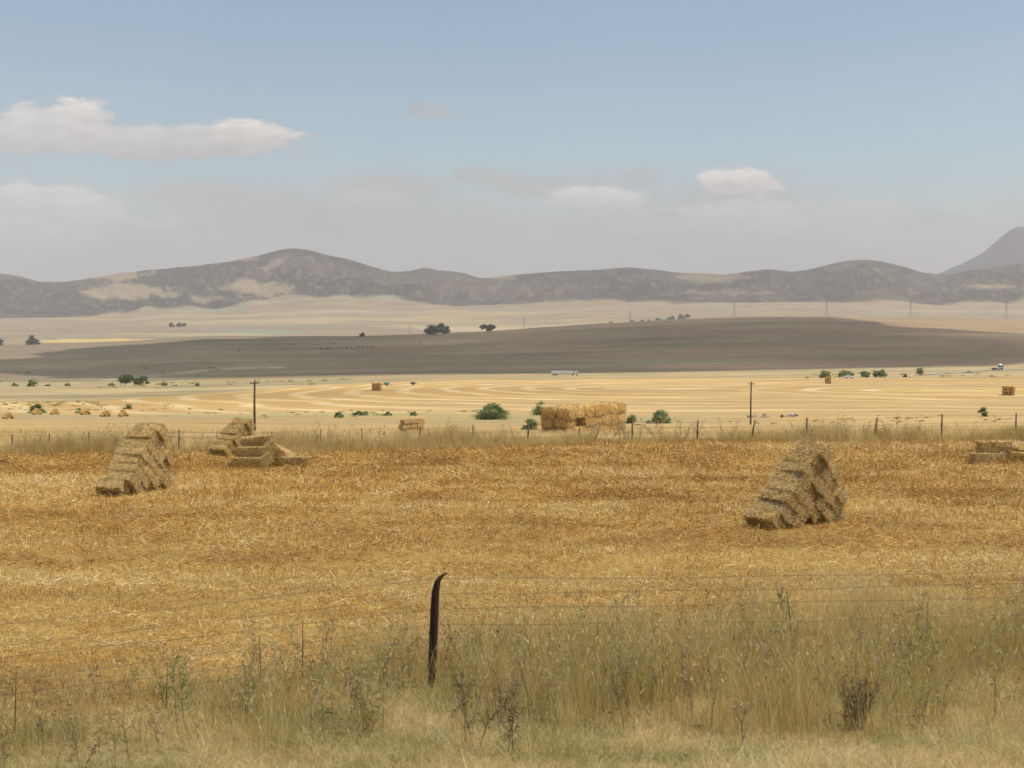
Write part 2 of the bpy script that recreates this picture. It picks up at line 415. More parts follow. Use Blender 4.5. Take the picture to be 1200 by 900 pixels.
    X = t.math('ADD', sp.outputs[0], t.math('MULTIPLY', wx, .6)); Y = t.math('ADD', sp.outputs[1], wx)
    def loops(cx, cy, exl, exr, ey, per):
        dx = t.math('SUBTRACT', X, cx); dy = t.math('DIVIDE', t.math('SUBTRACT', Y, cy), ey)
        left_ = t.math('LESS_THAN', dx, 0.0)
        sc_ = t.math('ADD', t.math('MULTIPLY', left_, 1 / exl - 1 / exr), 1 / exr)
        dx = t.math('MULTIPLY', dx, sc_)
        d = t.math('ADD', t.math('SQRT', t.math('ADD', t.math('MULTIPLY', dx, dx), t.math('MULTIPLY', dy, dy))), wy)
        s_ = t.math('SINE', t.math('MULTIPLY', d, 2 * math.pi / per))
        return t.smooth(s_, .15, .95), d
    s1, d1 = loops(40, 500, .62, 4.0, 1.0, 25.0)
    s2, d2 = loops(140, 470, .8, 2.0, 1.0, 23.0)
    sel = t.smooth(t.math('ADD', X, t.math('MULTIPLY', sp.outputs[1], .0)), 60.0, 110.0)
    stripe = t.math('ADD', t.math('MULTIPLY', s1, t.math('SUBTRACT', 1.0, sel)), t.math('MULTIPLY', s2, sel))
    brk = t.smooth(t.noise(t.mapping(P_, (.018, .03, 0), (3, 9, 0)), 1.0, 4, .6), .38, .58)
    stripe = t.math('MULTIPLY', t.math('MULTIPLY', stripe, at('swath')), t.math('ADD', .45, t.math('MULTIPLY', brk, .55)))
    c1 = t.mix(t.math('MULTIPLY', stripe, .85), c0, (.60, .45, .23))
    dk = t.math('MULTIPLY', t.math('MULTIPLY', t.math('SUBTRACT', 1.0, t.math('MAXIMUM', s1, s2)), at('swath')), .22)
    c1 = t.mix(dk, c1, (.44, .26, .09))
    # straight stubble rows beyond the fence and in the near field
    rw1 = t.math('SINE', t.math('ADD', t.math('MULTIPLY', t.math('ADD', sp.outputs[1], t.math('MULTIPLY', sp.outputs[0], .10)), 2 * math.pi / 8.5), t.math('MULTIPLY', wy, .25)))
    c1 = t.mix(t.math('MULTIPLY', t.math('MULTIPLY', t.smooth(rw1, .2, 1.0), at('midfield')), .45), c1, (.56, .41, .21))
    rw3 = t.math('SINE', t.math('ADD', t.math('MULTIPLY', t.math('SUBTRACT', sp.outputs[1], t.math('MULTIPLY', sp.outputs[0], .22)), 2 * math.pi / 36.), t.math('MULTIPLY', wy, .35)))
    c1 = t.mix(t.math('MULTIPLY', t.math('MULTIPLY', t.smooth(rw3, .1, 1.0), at('rise')), .35), c1, (.15, .125, .085))
    gcol = t.node('ShaderNodeCombineXYZ')
    for i in range(3): t.put(gcol.inputs[i], gain)
    c2 = t.mix(1.0, c1, gcol.outputs[0], 'MULTIPLY')
    t.put(bs.inputs['Base Color'], c2)
    bump = t.node('ShaderNodeBump'); bump.inputs['Strength'].default_value = 0.8; bump.inputs['Distance'].default_value = 0.08
    t.put(bump.inputs['Height'], t.math('ADD', nD, t.math('MULTIPLY', nA, .6)))
    t.put(bs.inputs['Normal'], bump.outputs[0])
    g = new_mesh('ground', P, f, m, attrs, smooth=True)
    tag(g, kind='structure')
build_ground()


# ------------------------------------------------------------------ haze: one even body of air
def box_arrays(x0, x1, y0, y1, z0, z1):
    v = np.array([[x, y, z] for z in (z0, z1) for y in (y0, y1) for x in (x0, x1)], float)
    f = np.array([[0, 2, 3, 1], [4, 5, 7, 6], [0, 1, 5, 4], [2, 6, 7, 3], [0, 4, 6, 2], [1, 3, 7, 5]])
    return v, f
HZ = True
if HZ:
    hm = bpy.data.materials.new('haze'); hm.use_nodes = True; ht = NT(hm.node_tree)
    for n in list(ht.n): ht.n.remove(n)
    pv = ht.node('ShaderNodeVolumePrincipled'); pv.inputs['Color'].default_value = col4(HAZE_COLOR); pv.inputs['Density'].default_value = HAZE_DENSITY
    pv.inputs['Anisotropy'].default_value = 0.0
    ho = ht.node('ShaderNodeOutputMaterial'); ht.l.new(pv.outputs[0], ho.inputs['Volume'])
    v, f = box_arrays(-15800, 15800, -15800, 15800, -160, 900)
    hz = new_mesh('haze', v, f, hm); tag(hz, kind='stuff')


# ------------------------------------------------------------------ shared materials
def straw_mat(name, stops, rough=0.65, trans=0.0, bump=False):
    m, t, b = base_mat(name, rough, 0.3)
    a = t.node('ShaderNodeAttribute', attribute_name='tone').outputs['Fac']
    c = t.ramp(a, stops)
    t.put(b.inputs['Base Color'], c)
    if trans:
        tr = t.node('ShaderNodeBsdfTranslucent'); t.put(tr.inputs[0], c)
        mx_ = t.node('ShaderNodeMixShader'); mx_.inputs[0].default_value = trans
        t.l.new(b.outputs[0], mx_.inputs[1]); t.l.new(tr.outputs[0], mx_.inputs[2])
        t.l.new(mx_.outputs[0], m.node_tree.nodes['Material Output'].inputs['Surface'])
    return m

M_LITTER = straw_mat('loose_straw', [(0, (.17, .08, .016)), (.28, (.42, .21, .038)), (.6, (.66, .39, .085)), (.85, (.84, .63, .25)), (1, (.90, .82, .56))])
M_BALE = None
def bale_mat():
    m, t, b = base_mat('baled_straw', 0.8, 0.15)
    a = t.node('ShaderNodeAttribute', attribute_name='tone').outputs['Fac']
    obj = t.node('ShaderNodeTexCoord').outputs['Object']
    n1 = t.noise(t.mapping(obj, (5, 26, 26)), 1.0, 5, .7)
    n2 = t.noise(t.mapping(obj, (1.6, 3, 3)), 1.0, 3, .5)
    info = t.node('ShaderNodeObjectInfo').outputs['Random']
    v = t.math('ADD', a, t.math('ADD', t.math('MULTIPLY', t.math('SUBTRACT', n1, .5), .75), t.math('ADD', t.math('MULTIPLY', t.math('SUBTRACT', n2, .5), .3), t.math('MULTIPLY', t.math('SUBTRACT', info, .5), .14))))
    t.put(b.inputs['Base Color'], t.ramp(v, [(0.0, (.12, .055, .013)), (.28, (.37, .195, .045)), (.55, (.67, .42, .125)), (.8, (.84, .62, .26)), (1, (.90, .80, .55))]))
    bp = t.node('ShaderNodeBump'); bp.inputs['Strength'].default_value = .9; bp.inputs['Distance'].default_value = .03
    t.put(bp.inputs['Height'], n1); t.put(b.inputs['Normal'], bp.outputs[0])
    return m
M_BALE = bale_mat()

def quads_from(center, along, side, tone=None):
    """thin blades: center (n,3), half-length vectors (n,3), half-width vectors (n,3)"""
    n = len(center)
    v = np.stack([center - along - side, center - along + side, center + along + side * .6, center + along - side * .6], 1).reshape(-1, 3)
    f = np.arange(n * 4).reshape(n, 4)
    return v, f

def bale_mesh(name, L, W, T, seed, nf, fl=(.05, .13), fw=.006, seg=(14, 7, 6), rough=.03, rnd=.27):
    rng = np.random.default_rng(seed)
    # rounded box grid, long axis X, width Y, thickness Z, centred
    V, Fc, base = [], [], 0
    def face(ax, sgn):
        nonlocal base
        a, b_ = [i for i in range(3) if i != ax]
        na, nb = seg[a], seg[b_]
        ga, gb = np.meshgrid(np.linspace(-1, 1, na + 1), np.linspace(-1, 1, nb + 1), indexing='ij')
        p = np.zeros(ga.shape + (3,)); p[..., a] = ga; p[..., b_] = gb; p[..., ax] = sgn
        ids = np.arange(ga.size).reshape(ga.shape) + base; base += ga.size
        q = np.stack([ids[:-1, :-1], ids[1:, :-1], ids[1:, 1:], ids[:-1, 1:]], -1).reshape(-1, 4)
        flip = (sgn > 0) == (ax == 1)
        V.append(p.reshape(-1, 3)); Fc.append(q[:, ::-1] if flip else q)
    for ax in range(3):
        for s in (-1, 1): face(ax, s)
    V = np.vstack(V); Fc = np.vstack(Fc)
    half = np.array([L, W, T]) / 2
    P = V * half
    rad = min(W, T) * rnd
    core = np.clip(P, -(half - rad), half - rad); d = P - core
    ln = np.linalg.norm(d, axis=1, keepdims=True); P = core + d / np.maximum(ln, 1e-9) * np.minimum(ln, rad)
    nrm = P - np.clip(P, -(half - rad), half - rad); nrm /= np.maximum(np.linalg.norm(nrm, axis=1, keepdims=True), 1e-9)
    k = 1 / (W * .28)
    n_ = fbm(P[:, 0] * k + P[:, 2] * 1.3 * k + seed, P[:, 1] * k - P[:, 2] * .7 * k, seed, 3) - .5
    flk = np.sin(P[:, 0] * (2 * math.pi / (L * .11)) + seed) * .25 * rough          # flakes pressed along the bale
    tie = -np.exp(-((np.abs(P[:, 0]) - L * .17) / (L * .02)) ** 2) * rough * .8     # where the twine bites
    P = P + nrm * (n_ * rough * 2.6 + flk + tie)[:, None]
    tone = np.full(len(Fc), .45)
    # straws standing out of the surface
    area = np.array([W * T, W * T, L * T, L * T, L * W, L * W]); fi = rng.choice(6, nf, p=area / area.sum())
    ax = fi // 2; sg = np.where(fi % 2 == 0, -1, 1)
    q = rng.uniform(-1, 1, (nf, 3)); q[np.arange(nf), ax] = sg
    c = q * half * .985; nn = np.zeros((nf, 3)); nn[np.arange(nf), ax] = sg
    tv = rng.normal(size=(nf, 3)) * np.array([1.0, .8, .8]); tv -= nn * (tv * nn).sum(1, keepdims=True)
    tv /= np.linalg.norm(tv, axis=1, keepdims=True)
    up = rng.uniform(-.05, .2, (nf, 1)) + (rng.random((nf, 1)) < .05) * .5
    dr = tv + nn * up; dr /= np.linalg.norm(dr, axis=1, keepdims=True)
    hl = rng.uniform(fl[0], fl[1], (nf, 1)) / 2
    sd_ = np.cross(dr, nn + rng.normal(size=(nf, 3)) * .22); sd_ /= np.linalg.norm(sd_, axis=1, keepdims=True)
    v2, f2 = quads_from(c + nn * .012 + dr * hl * .6, dr * hl, sd_ * fw * rng.uniform(.6, 1.3, (nf, 1)))
    t2 = np.clip(rng.normal(.56, .27, nf), .0, 1.0)
    me = new_mesh(name, np.vstack([P, v2]), np.vstack([Fc, f2 + len(P)]), M_BALE, {'tone': ('FLOAT', 'FACE', np.concatenate([tone, t2]))}, obj=False)
    return me

SMALL = [bale_mesh('straw_bale', 1.06 + .03 * (k % 3), .44, .335, 100 + k, 3400, (.06, .18), .005, rough=.026, rnd=.33) for k in range(5)]
BIG = [bale_mesh('large_straw_bale', 2.42, 1.16, .90, 200 + k, 2300, (.10, .30), .012, rough=.07, rnd=.36, seg=(16, 9, 8)) for k in range(4)]
TINY = [bale_mesh('far_straw_bale', 1.05, .46, .38, 300 + k, 60, (.1, .2), .02, seg=(4, 3, 3)) for k in range(3)]
TINYBIG = [bale_mesh('far_large_bale', 2.4, 1.18, .9, 320 + k, 60, (.2, .4), .03, seg=(5, 3, 3), rough=.08) for k in range(3)]
BALES = []
def bale(meshes, loc, ax_l, ax_w, ax_t, label, group, name='straw_bale', jit=.02, scale=1.0):
    me = random.choice(meshes)
    o = bpy.data.objects.new(name, me); COL.objects.link(o)
    M = Matrix((ax_l, ax_w, ax_t)).transposed().to_4x4()
    if random.random() < .5: M = M @ Matrix.Rotation(math.pi, 4, 'Z')
    M = M @ Matrix.Rotation(random.gauss(0, jit), 4, 'X') @ Matrix.Rotation(random.gauss(0, jit), 4, 'Y') @ Matrix.Rotation(random.gauss(0, jit), 4, 'Z')
    M = M @ Matrix.Diagonal((scale, scale, scale, 1))
    M.translation = loc; o.matrix_world = M
    BALES.append(o)
    return tag(o, label, 'straw bale', group)

ORD = ['first', 'second', 'third', 'fourth', 'fifth', 'sixth', 'seventh', 'eighth', 'ninth', 'tenth']

def lean_stack(origin, theta, ncol, slope_h, alpha, where, group, meshes=SMALL, L=1.1, W=.46, T=.37, top_w=.85, base_w=2.75, scale=1.0, lab='tilted straw bale'):
    """rotated lattice of bales clipped to a steep-backed wedge; origin = foot of the front slope"""
    v = Vector((math.sin(theta), math.cos(theta), 0)); uu = Vector((math.cos(theta), -math.sin(theta), 0)); zz = Vector((0, 0, 1))
    wv = -math.cos(alpha) * v + math.sin(alpha) * zz          # up the tilt, towards the front
    tv = math.sin(alpha) * v + math.cos(alpha) * zz           # across the layers
    random.seed(int(origin.x * 10) + 7)
    for i in range(ncol):
        slip = random.gauss(0, .03)
        j = 0
        # the top of column i lies on the slope line
        while True:
            c = tv * ((i + .5) * T * .95) - wv * ((j - .5) * W * .97 + 0) + wv * (0 if j else 0)
            c = tv * ((i + .55) * T * 1.0) - wv * ((j + .5) * W * 1.04 + slip) + wv * .40
            cz = c.z; cv = c.dot(v)
            lim = base_w + (top_w + slope_h * math.tan(alpha) * .72 - base_w) * (cz / slope_h)
            if cz < .12 or cv > lim or j > 8: break
            loc = origin + c * scale + uu * random.gauss(0, .06 * scale)
            place = 'topmost' if j == 0 else ORD[j] + ' down'
            bale(meshes, loc, uu, wv, tv, f'{lab}, {place}, {ORD[i]} slanting row of {where}', group, jit=.035, scale=scale)
            j += 1
    # a few flat on the crown
    return

def at_row(px, row, D):
    return None

TH = R(38)
lean_stack(gp(900, 34.0), R(50), 8, 2.2, R(46), 'the big wedge stack at right', 'straw bales in the wedge stack at right', scale=.84, base_w=3.05, top_w=.70)
lean_stack(gp(133, 40.3), R(22), 8, 2.2, R(46), 'the wedge stack at left', 'straw bales in the wedge stack at left', scale=.85, base_w=2.7, top_w=.62)
lean_stack(gp(257, 52.5), R(33), 6, 1.7, R(50), 'the small wedge stack near the tumble', 'straw bales in the small wedge stack', scale=.76, base_w=2.1, top_w=.5)

# tumbled pile beside the small stack: three stepped bales and loose ones
def flat_bale(px, D, h, rz, label, group, tilt=0.0, roll=0.0, meshes=SMALL, dx=0, T=.37, sc=1.0, name='straw_bale'):
    p = gp(px, D, h)
    M = Matrix.Rotation(rz, 3, 'Z') @ Matrix.Rotation(tilt, 3, 'Y') @ Matrix.Rotation(roll, 3, 'X')
    return bale(meshes, p, M.col[0], M.col[1], M.col[2], label, group, jit=.01, scale=sc, name=name)
G = 'straw bales of the tumbled pile'
K = dict(sc=.9)
flat_bale(290, 48.2, .165, R(-4), 'dark-fronted straw bale at the bottom of the stepped trio in the tumbled pile', G, **K)
flat_bale(294, 48.7, .49, R(-3), 'middle straw bale of the stepped trio in the tumbled pile', G, **K)
flat_bale(300, 49.3, .82, R(4), 'pale straw bale topping the stepped trio in the tumbled pile', G, tilt=R(-5), roll=R(6), **K)
flat_bale(309, 48.5, .25, R(-70), 'straw bale standing end-on against the stepped trio at ground level', G, roll=R(35), **K)
flat_bale(312, 49.1, .58, R(-62), 'straw bale leaning end-on against the middle step of the trio', G, roll=R(40), **K)
flat_bale(320, 48.9, .46, R(-58), 'rounded straw bale tipped over in the middle of the tumbled pile', G, roll=R(55), tilt=R(10), **K)
flat_bale(331, 49.6, .30, R(-25), 'straw bale slumped at the back right of the tumbled pile', G, roll=R(20), tilt=R(20), **K)
flat_bale(345, 48.4, .16, R(-7), 'straw bale lying flat at the right end of the tumbled pile', G, **K)
# low pile at the right edge of the picture
G = 'straw bales of the low pile at the right edge'
flat_bale(1159, 49.3, .20, R(3), 'dark-sided straw bale on the ground at the left of the low right-edge pile', G)
flat_bale(1166, 49.6, .58, R(1), 'dark straw bale on top of the low pile at the right edge', G)
flat_bale(1193, 49.6, .20, R(-10), 'straw bale on the ground at the right of the low right-edge pile', G, tilt=R(3))
flat_bale(1197, 50.3, .42, R(-45), 'pale straw bale tipped behind the top bale of the low right-edge pile', G, roll=R(25), tilt=R(8))

# the large rectangular rick behind the second fence
def rick(px, D, phi, nrow, nacross, nlay, where, group, meshes, L, W, T, jit=.05, skip=(), bale_name='straw_bale', gapy=1.03, where2=''):
    o = gp(px, D); row_d = Vector((math.sin(phi), math.cos(phi), 0)); ac = Vector((-math.cos(phi), math.sin(phi), 0))
    z0 = min(float(terrain(*(o + row_d * s).xy)) for s in (0, nrow * L * .5, nrow * L))
    lay_n = ['bottom', 'middle', 'top'] if nlay == 3 else ['bottom', 'top']
    for k in range(nlay):
        off = random.uniform(-.25, .25) * L * .5 if k else 0
        for i in range(nrow):
            for a in range(nacross):
                if (i, a, k) in skip: continue
                p = o + row_d * ((i + .5) * L * gapy + off * (k > 0)) + ac * ((a + .5) * W * 1.02 + random.gauss(0, jit * .6))
                p.z = float(terrain(p.x, p.y)) * .5 + z0 * .5 + (k + .5) * T * .99 + .05
                sides = {1: [''], 2: ['right side of ', 'left side of '], 3: ['right column of ', 'middle column of ', 'left column of ']}[nacross]
                lb = (f'{ORD[i]} bale from near end, ' if nrow > 1 else 'bale in the ') + f'{lay_n[k]} layer, {sides[a]}{where}'
                bale(meshes, p, row_d, ac, Vector((0, 0, 1)), lb, group, jit=jit * .35, name=bale_name)
rick(664, 118, R(21), 7, 2, 3, 'the long rick', 'large straw bales of the long rick', BIG, 2.42, 1.16, .90, jit=.10, bale_name='large_straw_bale', skip={(1, 0, 1)})
rick(476, 128, R(30), 3, 1, 3, 'the low stack in the weeds', 'straw bales of the low stack in the fence weeds', SMALL, 1.1, 1.0, .43, jit=.04)
rick(974, 560, R(12), 1, 2, 3, 'the block stack below green bushes', 'bales of the blocky stack by the bushes', TINYBIG, 2.4, 1.16, .9, jit=.05)
rick(1189, 420, R(24), 2, 3, 3, 'the far right-edge block stack', 'bales of the far stack at the right edge', TINYBIG, 2.4, 1.16, .95, jit=.03)
rick(446, 490, R(10), 1, 3, 3, 'the far square stack in the curved rows', 'bales of the far square stack in the curved rows', TINYBIG, 2.4, 1.05, .9, jit=.03)

# little wedge stacks far left beyond the fence: each a short leaning pile
for k, (px, D, sc_) in enumerate([(4, 250, .95), (38, 290, 1.0), (60, 290, .95), (95, 285, 1.05), (119, 262, .95), (140, 262, .95)]):
    nm = ['first', 'second', 'third', 'fourth', 'fifth', 'sixth'][k]
    lean_stack(gp(px, D), R(38), 4, 1.5, R(50), f'the {nm} tiny far stack from the left', f'bales of the {nm} tiny far stack from the left', meshes=TINY, top_w=.2, base_w=1.6, scale=sc_ * 1.05, lab='far bale')


# ------------------------------------------------------------------ clouds overhead, real ones, that shade the rise
def build_cloud(name, cx, cy, alt, rx, ry, h, seed):
    """flat based cumulus: one closed lumpy body"""
    nr, na = 60, 180
    v = []
    tt = np.linspace(0, 1, nr); aa = np.linspace(0, 2 * np.pi, na, endpoint=False)
    T_, A_ = np.meshgrid(tt, aa, indexing='ij')
    edge = 1 + (fbm(np.cos(A_) * 2.2 + 9, np.sin(A_) * 2.2 + 5, seed, 5) - .5) * .75
    x = np.cos(A_) * T_ * edge * rx; y = np.sin(A_) * T_ * edge * ry
    prof = np.sqrt(np.clip(1 - T_ ** 2, 0, 1))
    lump = .35 + .9 * fbm(x / 140, y / 140, seed + 3, 5, .6)
    top = alt + h * prof * lump; bot = alt - h * .12 * prof * fbm(x / 90, y / 90, seed + 5, 3)
    P = np.concatenate([np.stack([x + cx, y + cy, top], -1).reshape(-1, 3), np.stack([x + cx, y + cy, bot], -1).reshape(-1, 3)])
    idx = np.arange(nr * na).reshape(nr, na); nx = np.roll(idx, -1, axis=1)
    q = np.stack([idx[:-1], idx[1:], nx[1:], nx[:-1]], -1).reshape(-1, 4)
    m, t, b = base_mat('cloud_white', 1.0, 0.0); b.inputs['Base Color'].default_value = (.9, .9, .9, 1)
    tr = t.node('ShaderNodeBsdfTransparent'); mx_ = t.node('ShaderNodeMixShader')
    t.put(mx_.inputs[0], t.math('MULTIPLY', t.noise(t.mapping(t.node('ShaderNodeNewGeometry').outputs['Position'], (.004, .004, .004)), 1.0, 4, .6), .85))
    t.l.new(tr.outputs[0], mx_.inputs[1]); t.l.new(b.outputs[0], mx_.inputs[2]); t.l.new(mx_.outputs[0], m.node_tree.nodes['Material Output'].inputs['Surface'])
    o = new_mesh(name, P, np.vstack([q, q[:, ::-1] + nr * na]), m, smooth=True)
    tag(o, kind='structure')
k = 1500.0 / sun_dir.z
build_cloud('cloud', 20 + sun_dir.x * k, 1590 + sun_dir.y * k, 1500, 610, 640, 170, 5)


# ------------------------------------------------------------------ straw and stubble of the near field
def litter():
    rng = np.random.default_rng(3)
    N = 470000
    # distance drawn so that density falls slowly with distance
    D = 16.0 + (62.0 - 16.0) * rng.random(N * 2) ** 1.05
    x = (rng.random(N * 2) - .5) * 2 * (.40 * D + 2.0)
    keep = (D > fence1_y(x) - 1.2 + rng.random(N * 2) * 1.6) & (D < FENCE2(np.clip(600 + F * x / D, 0, 1200)) + rng.random(N * 2) * .8)
    keep &= rng.random(N * 2) < (.40 + .6 * sstep(fbm(x / 1.3, D / .9, 71, 3), .35, .6))
    x = x[keep][:N]; y = D[keep][:N]; n = len(x)
    gz = terrain(x, y)
    band = fbm(x / 22 + y / 50, y / 2.1, 73, 3); patch = fbm(x / 2.0, y / 1.1, 74, 4)
    heap = fbm(x / .7, y / .5, 76, 3)
    upright = rng.random(n) < np.where(band > .52, .42, .16)
    az = rng.uniform(0, 2 * np.pi, n)
    pitch = np.where(upright, rng.normal(1.15, .3, n), np.abs(rng.normal(.12, .3, n)))
    lod = np.clip(y / 30, .75, 1.9)
    hl = np.where(upright, rng.uniform(.035, .085, n), rng.uniform(.04, .125, n)) * np.clip(lod, .9, 1.4)
    wd = rng.uniform(.0016, .0038, n) * lod
    d = np.stack([np.cos(az) * np.cos(pitch), np.sin(az) * np.cos(pitch), np.sin(pitch)], -1)
    s = np.cross(d, rng.normal(size=(n, 3)) + np.array([0, 0, .8])); s /= np.linalg.norm(s, axis=1, keepdims=True)
    h0 = np.where(upright, 0, np.clip(heap - .38, 0, 1) * .35 * rng.random(n))
    c = np.stack([x, y, gz + h0 + np.abs(d[:, 2]) * hl + .004], -1)
    v, f = quads_from(c, d * hl[:, None], s * wd[:, None])
    tone = .38 + (band - .5) * .95 + (patch - .5) * .5 + rng.normal(0, .22, n) + np.where(upright, -.12, .08)
    tone += (rng.random(n) < .05) * .3
    o = new_mesh('loose_straw', v, f, M_LITTER, {'tone': ('FLOAT', 'FACE', np.clip(tone, .0, 1))})
    tag(o, kind='stuff')
litter()


# ------------------------------------------------------------------ dry grass and weeds
M_GRASS = straw_mat('dry_grass', [(0, (.15, .19, .045)), (.16, (.30, .32, .085)), (.34, (.48, .36, .13)), (.6, (.63, .455, .165)), (.85, (.78, .62, .29)), (1, (.90, .80, .55))], trans=.45)
M_WEED = straw_mat('dry_weed', [(0, (.10, .065, .04)), (.3, (.36, .25, .13)), (.5, (.50, .38, .19)), (.62, (.26, .26, .09)), (.85, (.36, .37, .13)), (.93, (.38, .39, .15)), (.97, (.38, .22, .45)), (1, (.42, .25, .5))], trans=.4)

def blades(x, y, z, h, w, lean, tone, rng, nseg=3, curl=.5):
    """curved tapering strips standing on x, y, z"""
    n = len(x); az = rng.uniform(0, 2 * np.pi, n)
    dirx = np.cos(az); diry = np.sin(az)
    fa = rng.uniform(0, 2 * np.pi, n); sx_, sy_ = np.cos(fa), np.sin(fa)
    V = np.empty((n, nseg + 1, 2, 3))
    for k in range(nseg + 1):
        t = k / nseg
        off = h * lean * (t * (1 - curl) + curl * t * t * 1.4)
        px = x + dirx * off; py = y + diry * off; pz = z + h * t * (1 - .25 * lean * t)
        ww = w * (1 - .75 * t) * .5
        V[:, k, 0] = np.stack([px - sx_ * ww, py - sy_ * ww, pz], -1)
        V[:, k, 1] = np.stack([px + sx_ * ww, py + sy_ * ww, pz], -1)
    base = (np.arange(n) * (nseg + 1) * 2)[:, None]
    ks = np.arange(nseg)[None, :] * 2
    Fq = np.stack([base + ks, base + ks + 1, base + ks + 3, base + ks + 2], -1).reshape(-1, 4)
    return V.reshape(-1, 3), Fq, np.repeat(tone, nseg)

def join(parts):
    vs, fs, ts, b = [], [], [], 0
    for v, f, t in parts:
        vs.append(v); fs.append(f + b); ts.append(t); b += len(v)
    return np.vstack(vs), np.vstack(fs), np.concatenate(ts)

def roadside_grass():
    rng = np.random.default_rng(8)
    parts = []
    # matted low grass over the whole verge
    n = 150000
    y = 13.0 + 11.0 * rng.random(n); x = (rng.random(n) - .5) * 2 * (.40 * y + 1.5)
    fy = fence1_y(x)
    keep = y < fy + .8 + (fbm(x / 1.5, y / 1.5, 81) - .3) * 2.4
    x, y = x[keep], y[keep]
    green = sstep(fbm(x / 1.1, y / .8, 82, 4), .50, .66)
    mat_ = fbm(x / .8, y / .6, 83, 3)
    h = (.05 + .42 * mat_ ** 1.5) * rng.uniform(.6, 1.3, len(x)); lean = rng.uniform(.2, 1.5, len(x))
    tone = .57 + rng.normal(0, .24, len(x)) + (mat_ - .5) * .8 - green * rng.uniform(.2, .7, len(x))
    parts.append(blades(x, y, terrain(x, y), h, rng.uniform(.003, .007, len(x)), lean, np.clip(tone, 0.02, .98), rng))
    # tall standing grass along the fence, thicker to the right
    n = 150000
    x = rng.uniform(-10.5, 12.5, n)
    width = np.interp(x, [-10, -6, -2, 1, 6, 12], [1.6, 1.8, 2.4, 3.0, 3.6, 4.2])
    y = fence1_y(x) - width * (.55 + .55 * fbm(x / 1.4, x * 0 + 3, 87, 3)) + rng.random(n) ** .8 * width * 1.5 + rng.normal(0, .45, n)
    cl = fbm(x / .9, y / .9, 84, 4)
    dens = np.interp(x, [-10, -5, -1.5, 1, 5, 12], [.16, .20, .42, .72, .95, 1.0])
    keep = (rng.random(n) < dens * (.10 + .85 * sstep(cl, .38, .64))) & (np.abs(x) < .40 * y + 1.5)
    keep &= ~((np.abs(x + 1.12 + (19.2 - y) * -.06) < .42) & (y < 19.35) & (y > 17.2) & (rng.random(n) < .88))
    x, y, cl = x[keep], y[keep], cl[keep]
    H = np.interp(x, [-10, -5, -1.5, 1, 5, 12], [.42, .50, .72, .88, 1.02, 1.15])
    h = H * (.45 + .8 * cl) * rng.uniform(.6, 1.2, len(x))
    green = sstep(fbm(x / 1.6, y / 1.2, 85, 4), .50, .66)
    tone = .57 + rng.normal(0, .22, len(x)) - green * rng.uniform(.05, .30, len(x)) + (fbm(x / 2.5, y / 2.5, 86) - .5) * .35
    parts.append(blades(x, y, terrain(x, y), h, rng.uniform(.003, .006, len(x)), rng.uniform(.02, .45, len(x)), np.clip(tone, .02, .98), rng))
    # seed heads of the tall grass
    k = rng.choice(len(x), 9000, replace=False)
    c = np.stack([x[k], y[k], terrain(x[k], y[k]) + h[k] * .92], -1) + rng.normal(0, .04, (len(k), 3)) * [1, 1, .3]
    d = rng.normal(size=(len(k), 3)) * [.5, .5, .3] + [0, 0, 1]; d /= np.linalg.norm(d, axis=1, keepdims=True)
    s = np.cross(d, rng.normal(size=(len(k), 3))); s /= np.linalg.norm(s, axis=1, keepdims=True)
    v, f = quads_from(c, d * rng.uniform(.02, .045, (len(k), 1)), s * rng.uniform(.003, .007, (len(k), 1)))
    parts.append((v, f, np.clip(rng.normal(.72, .15, len(k)), 0, 1)))
    V, Fq, T_ = join(parts)
    tag(new_mesh('roadside_grass', V, Fq, M_GRASS, {'tone': ('FLOAT', 'FACE', T_)}), kind='stuff')
roadside_grass()

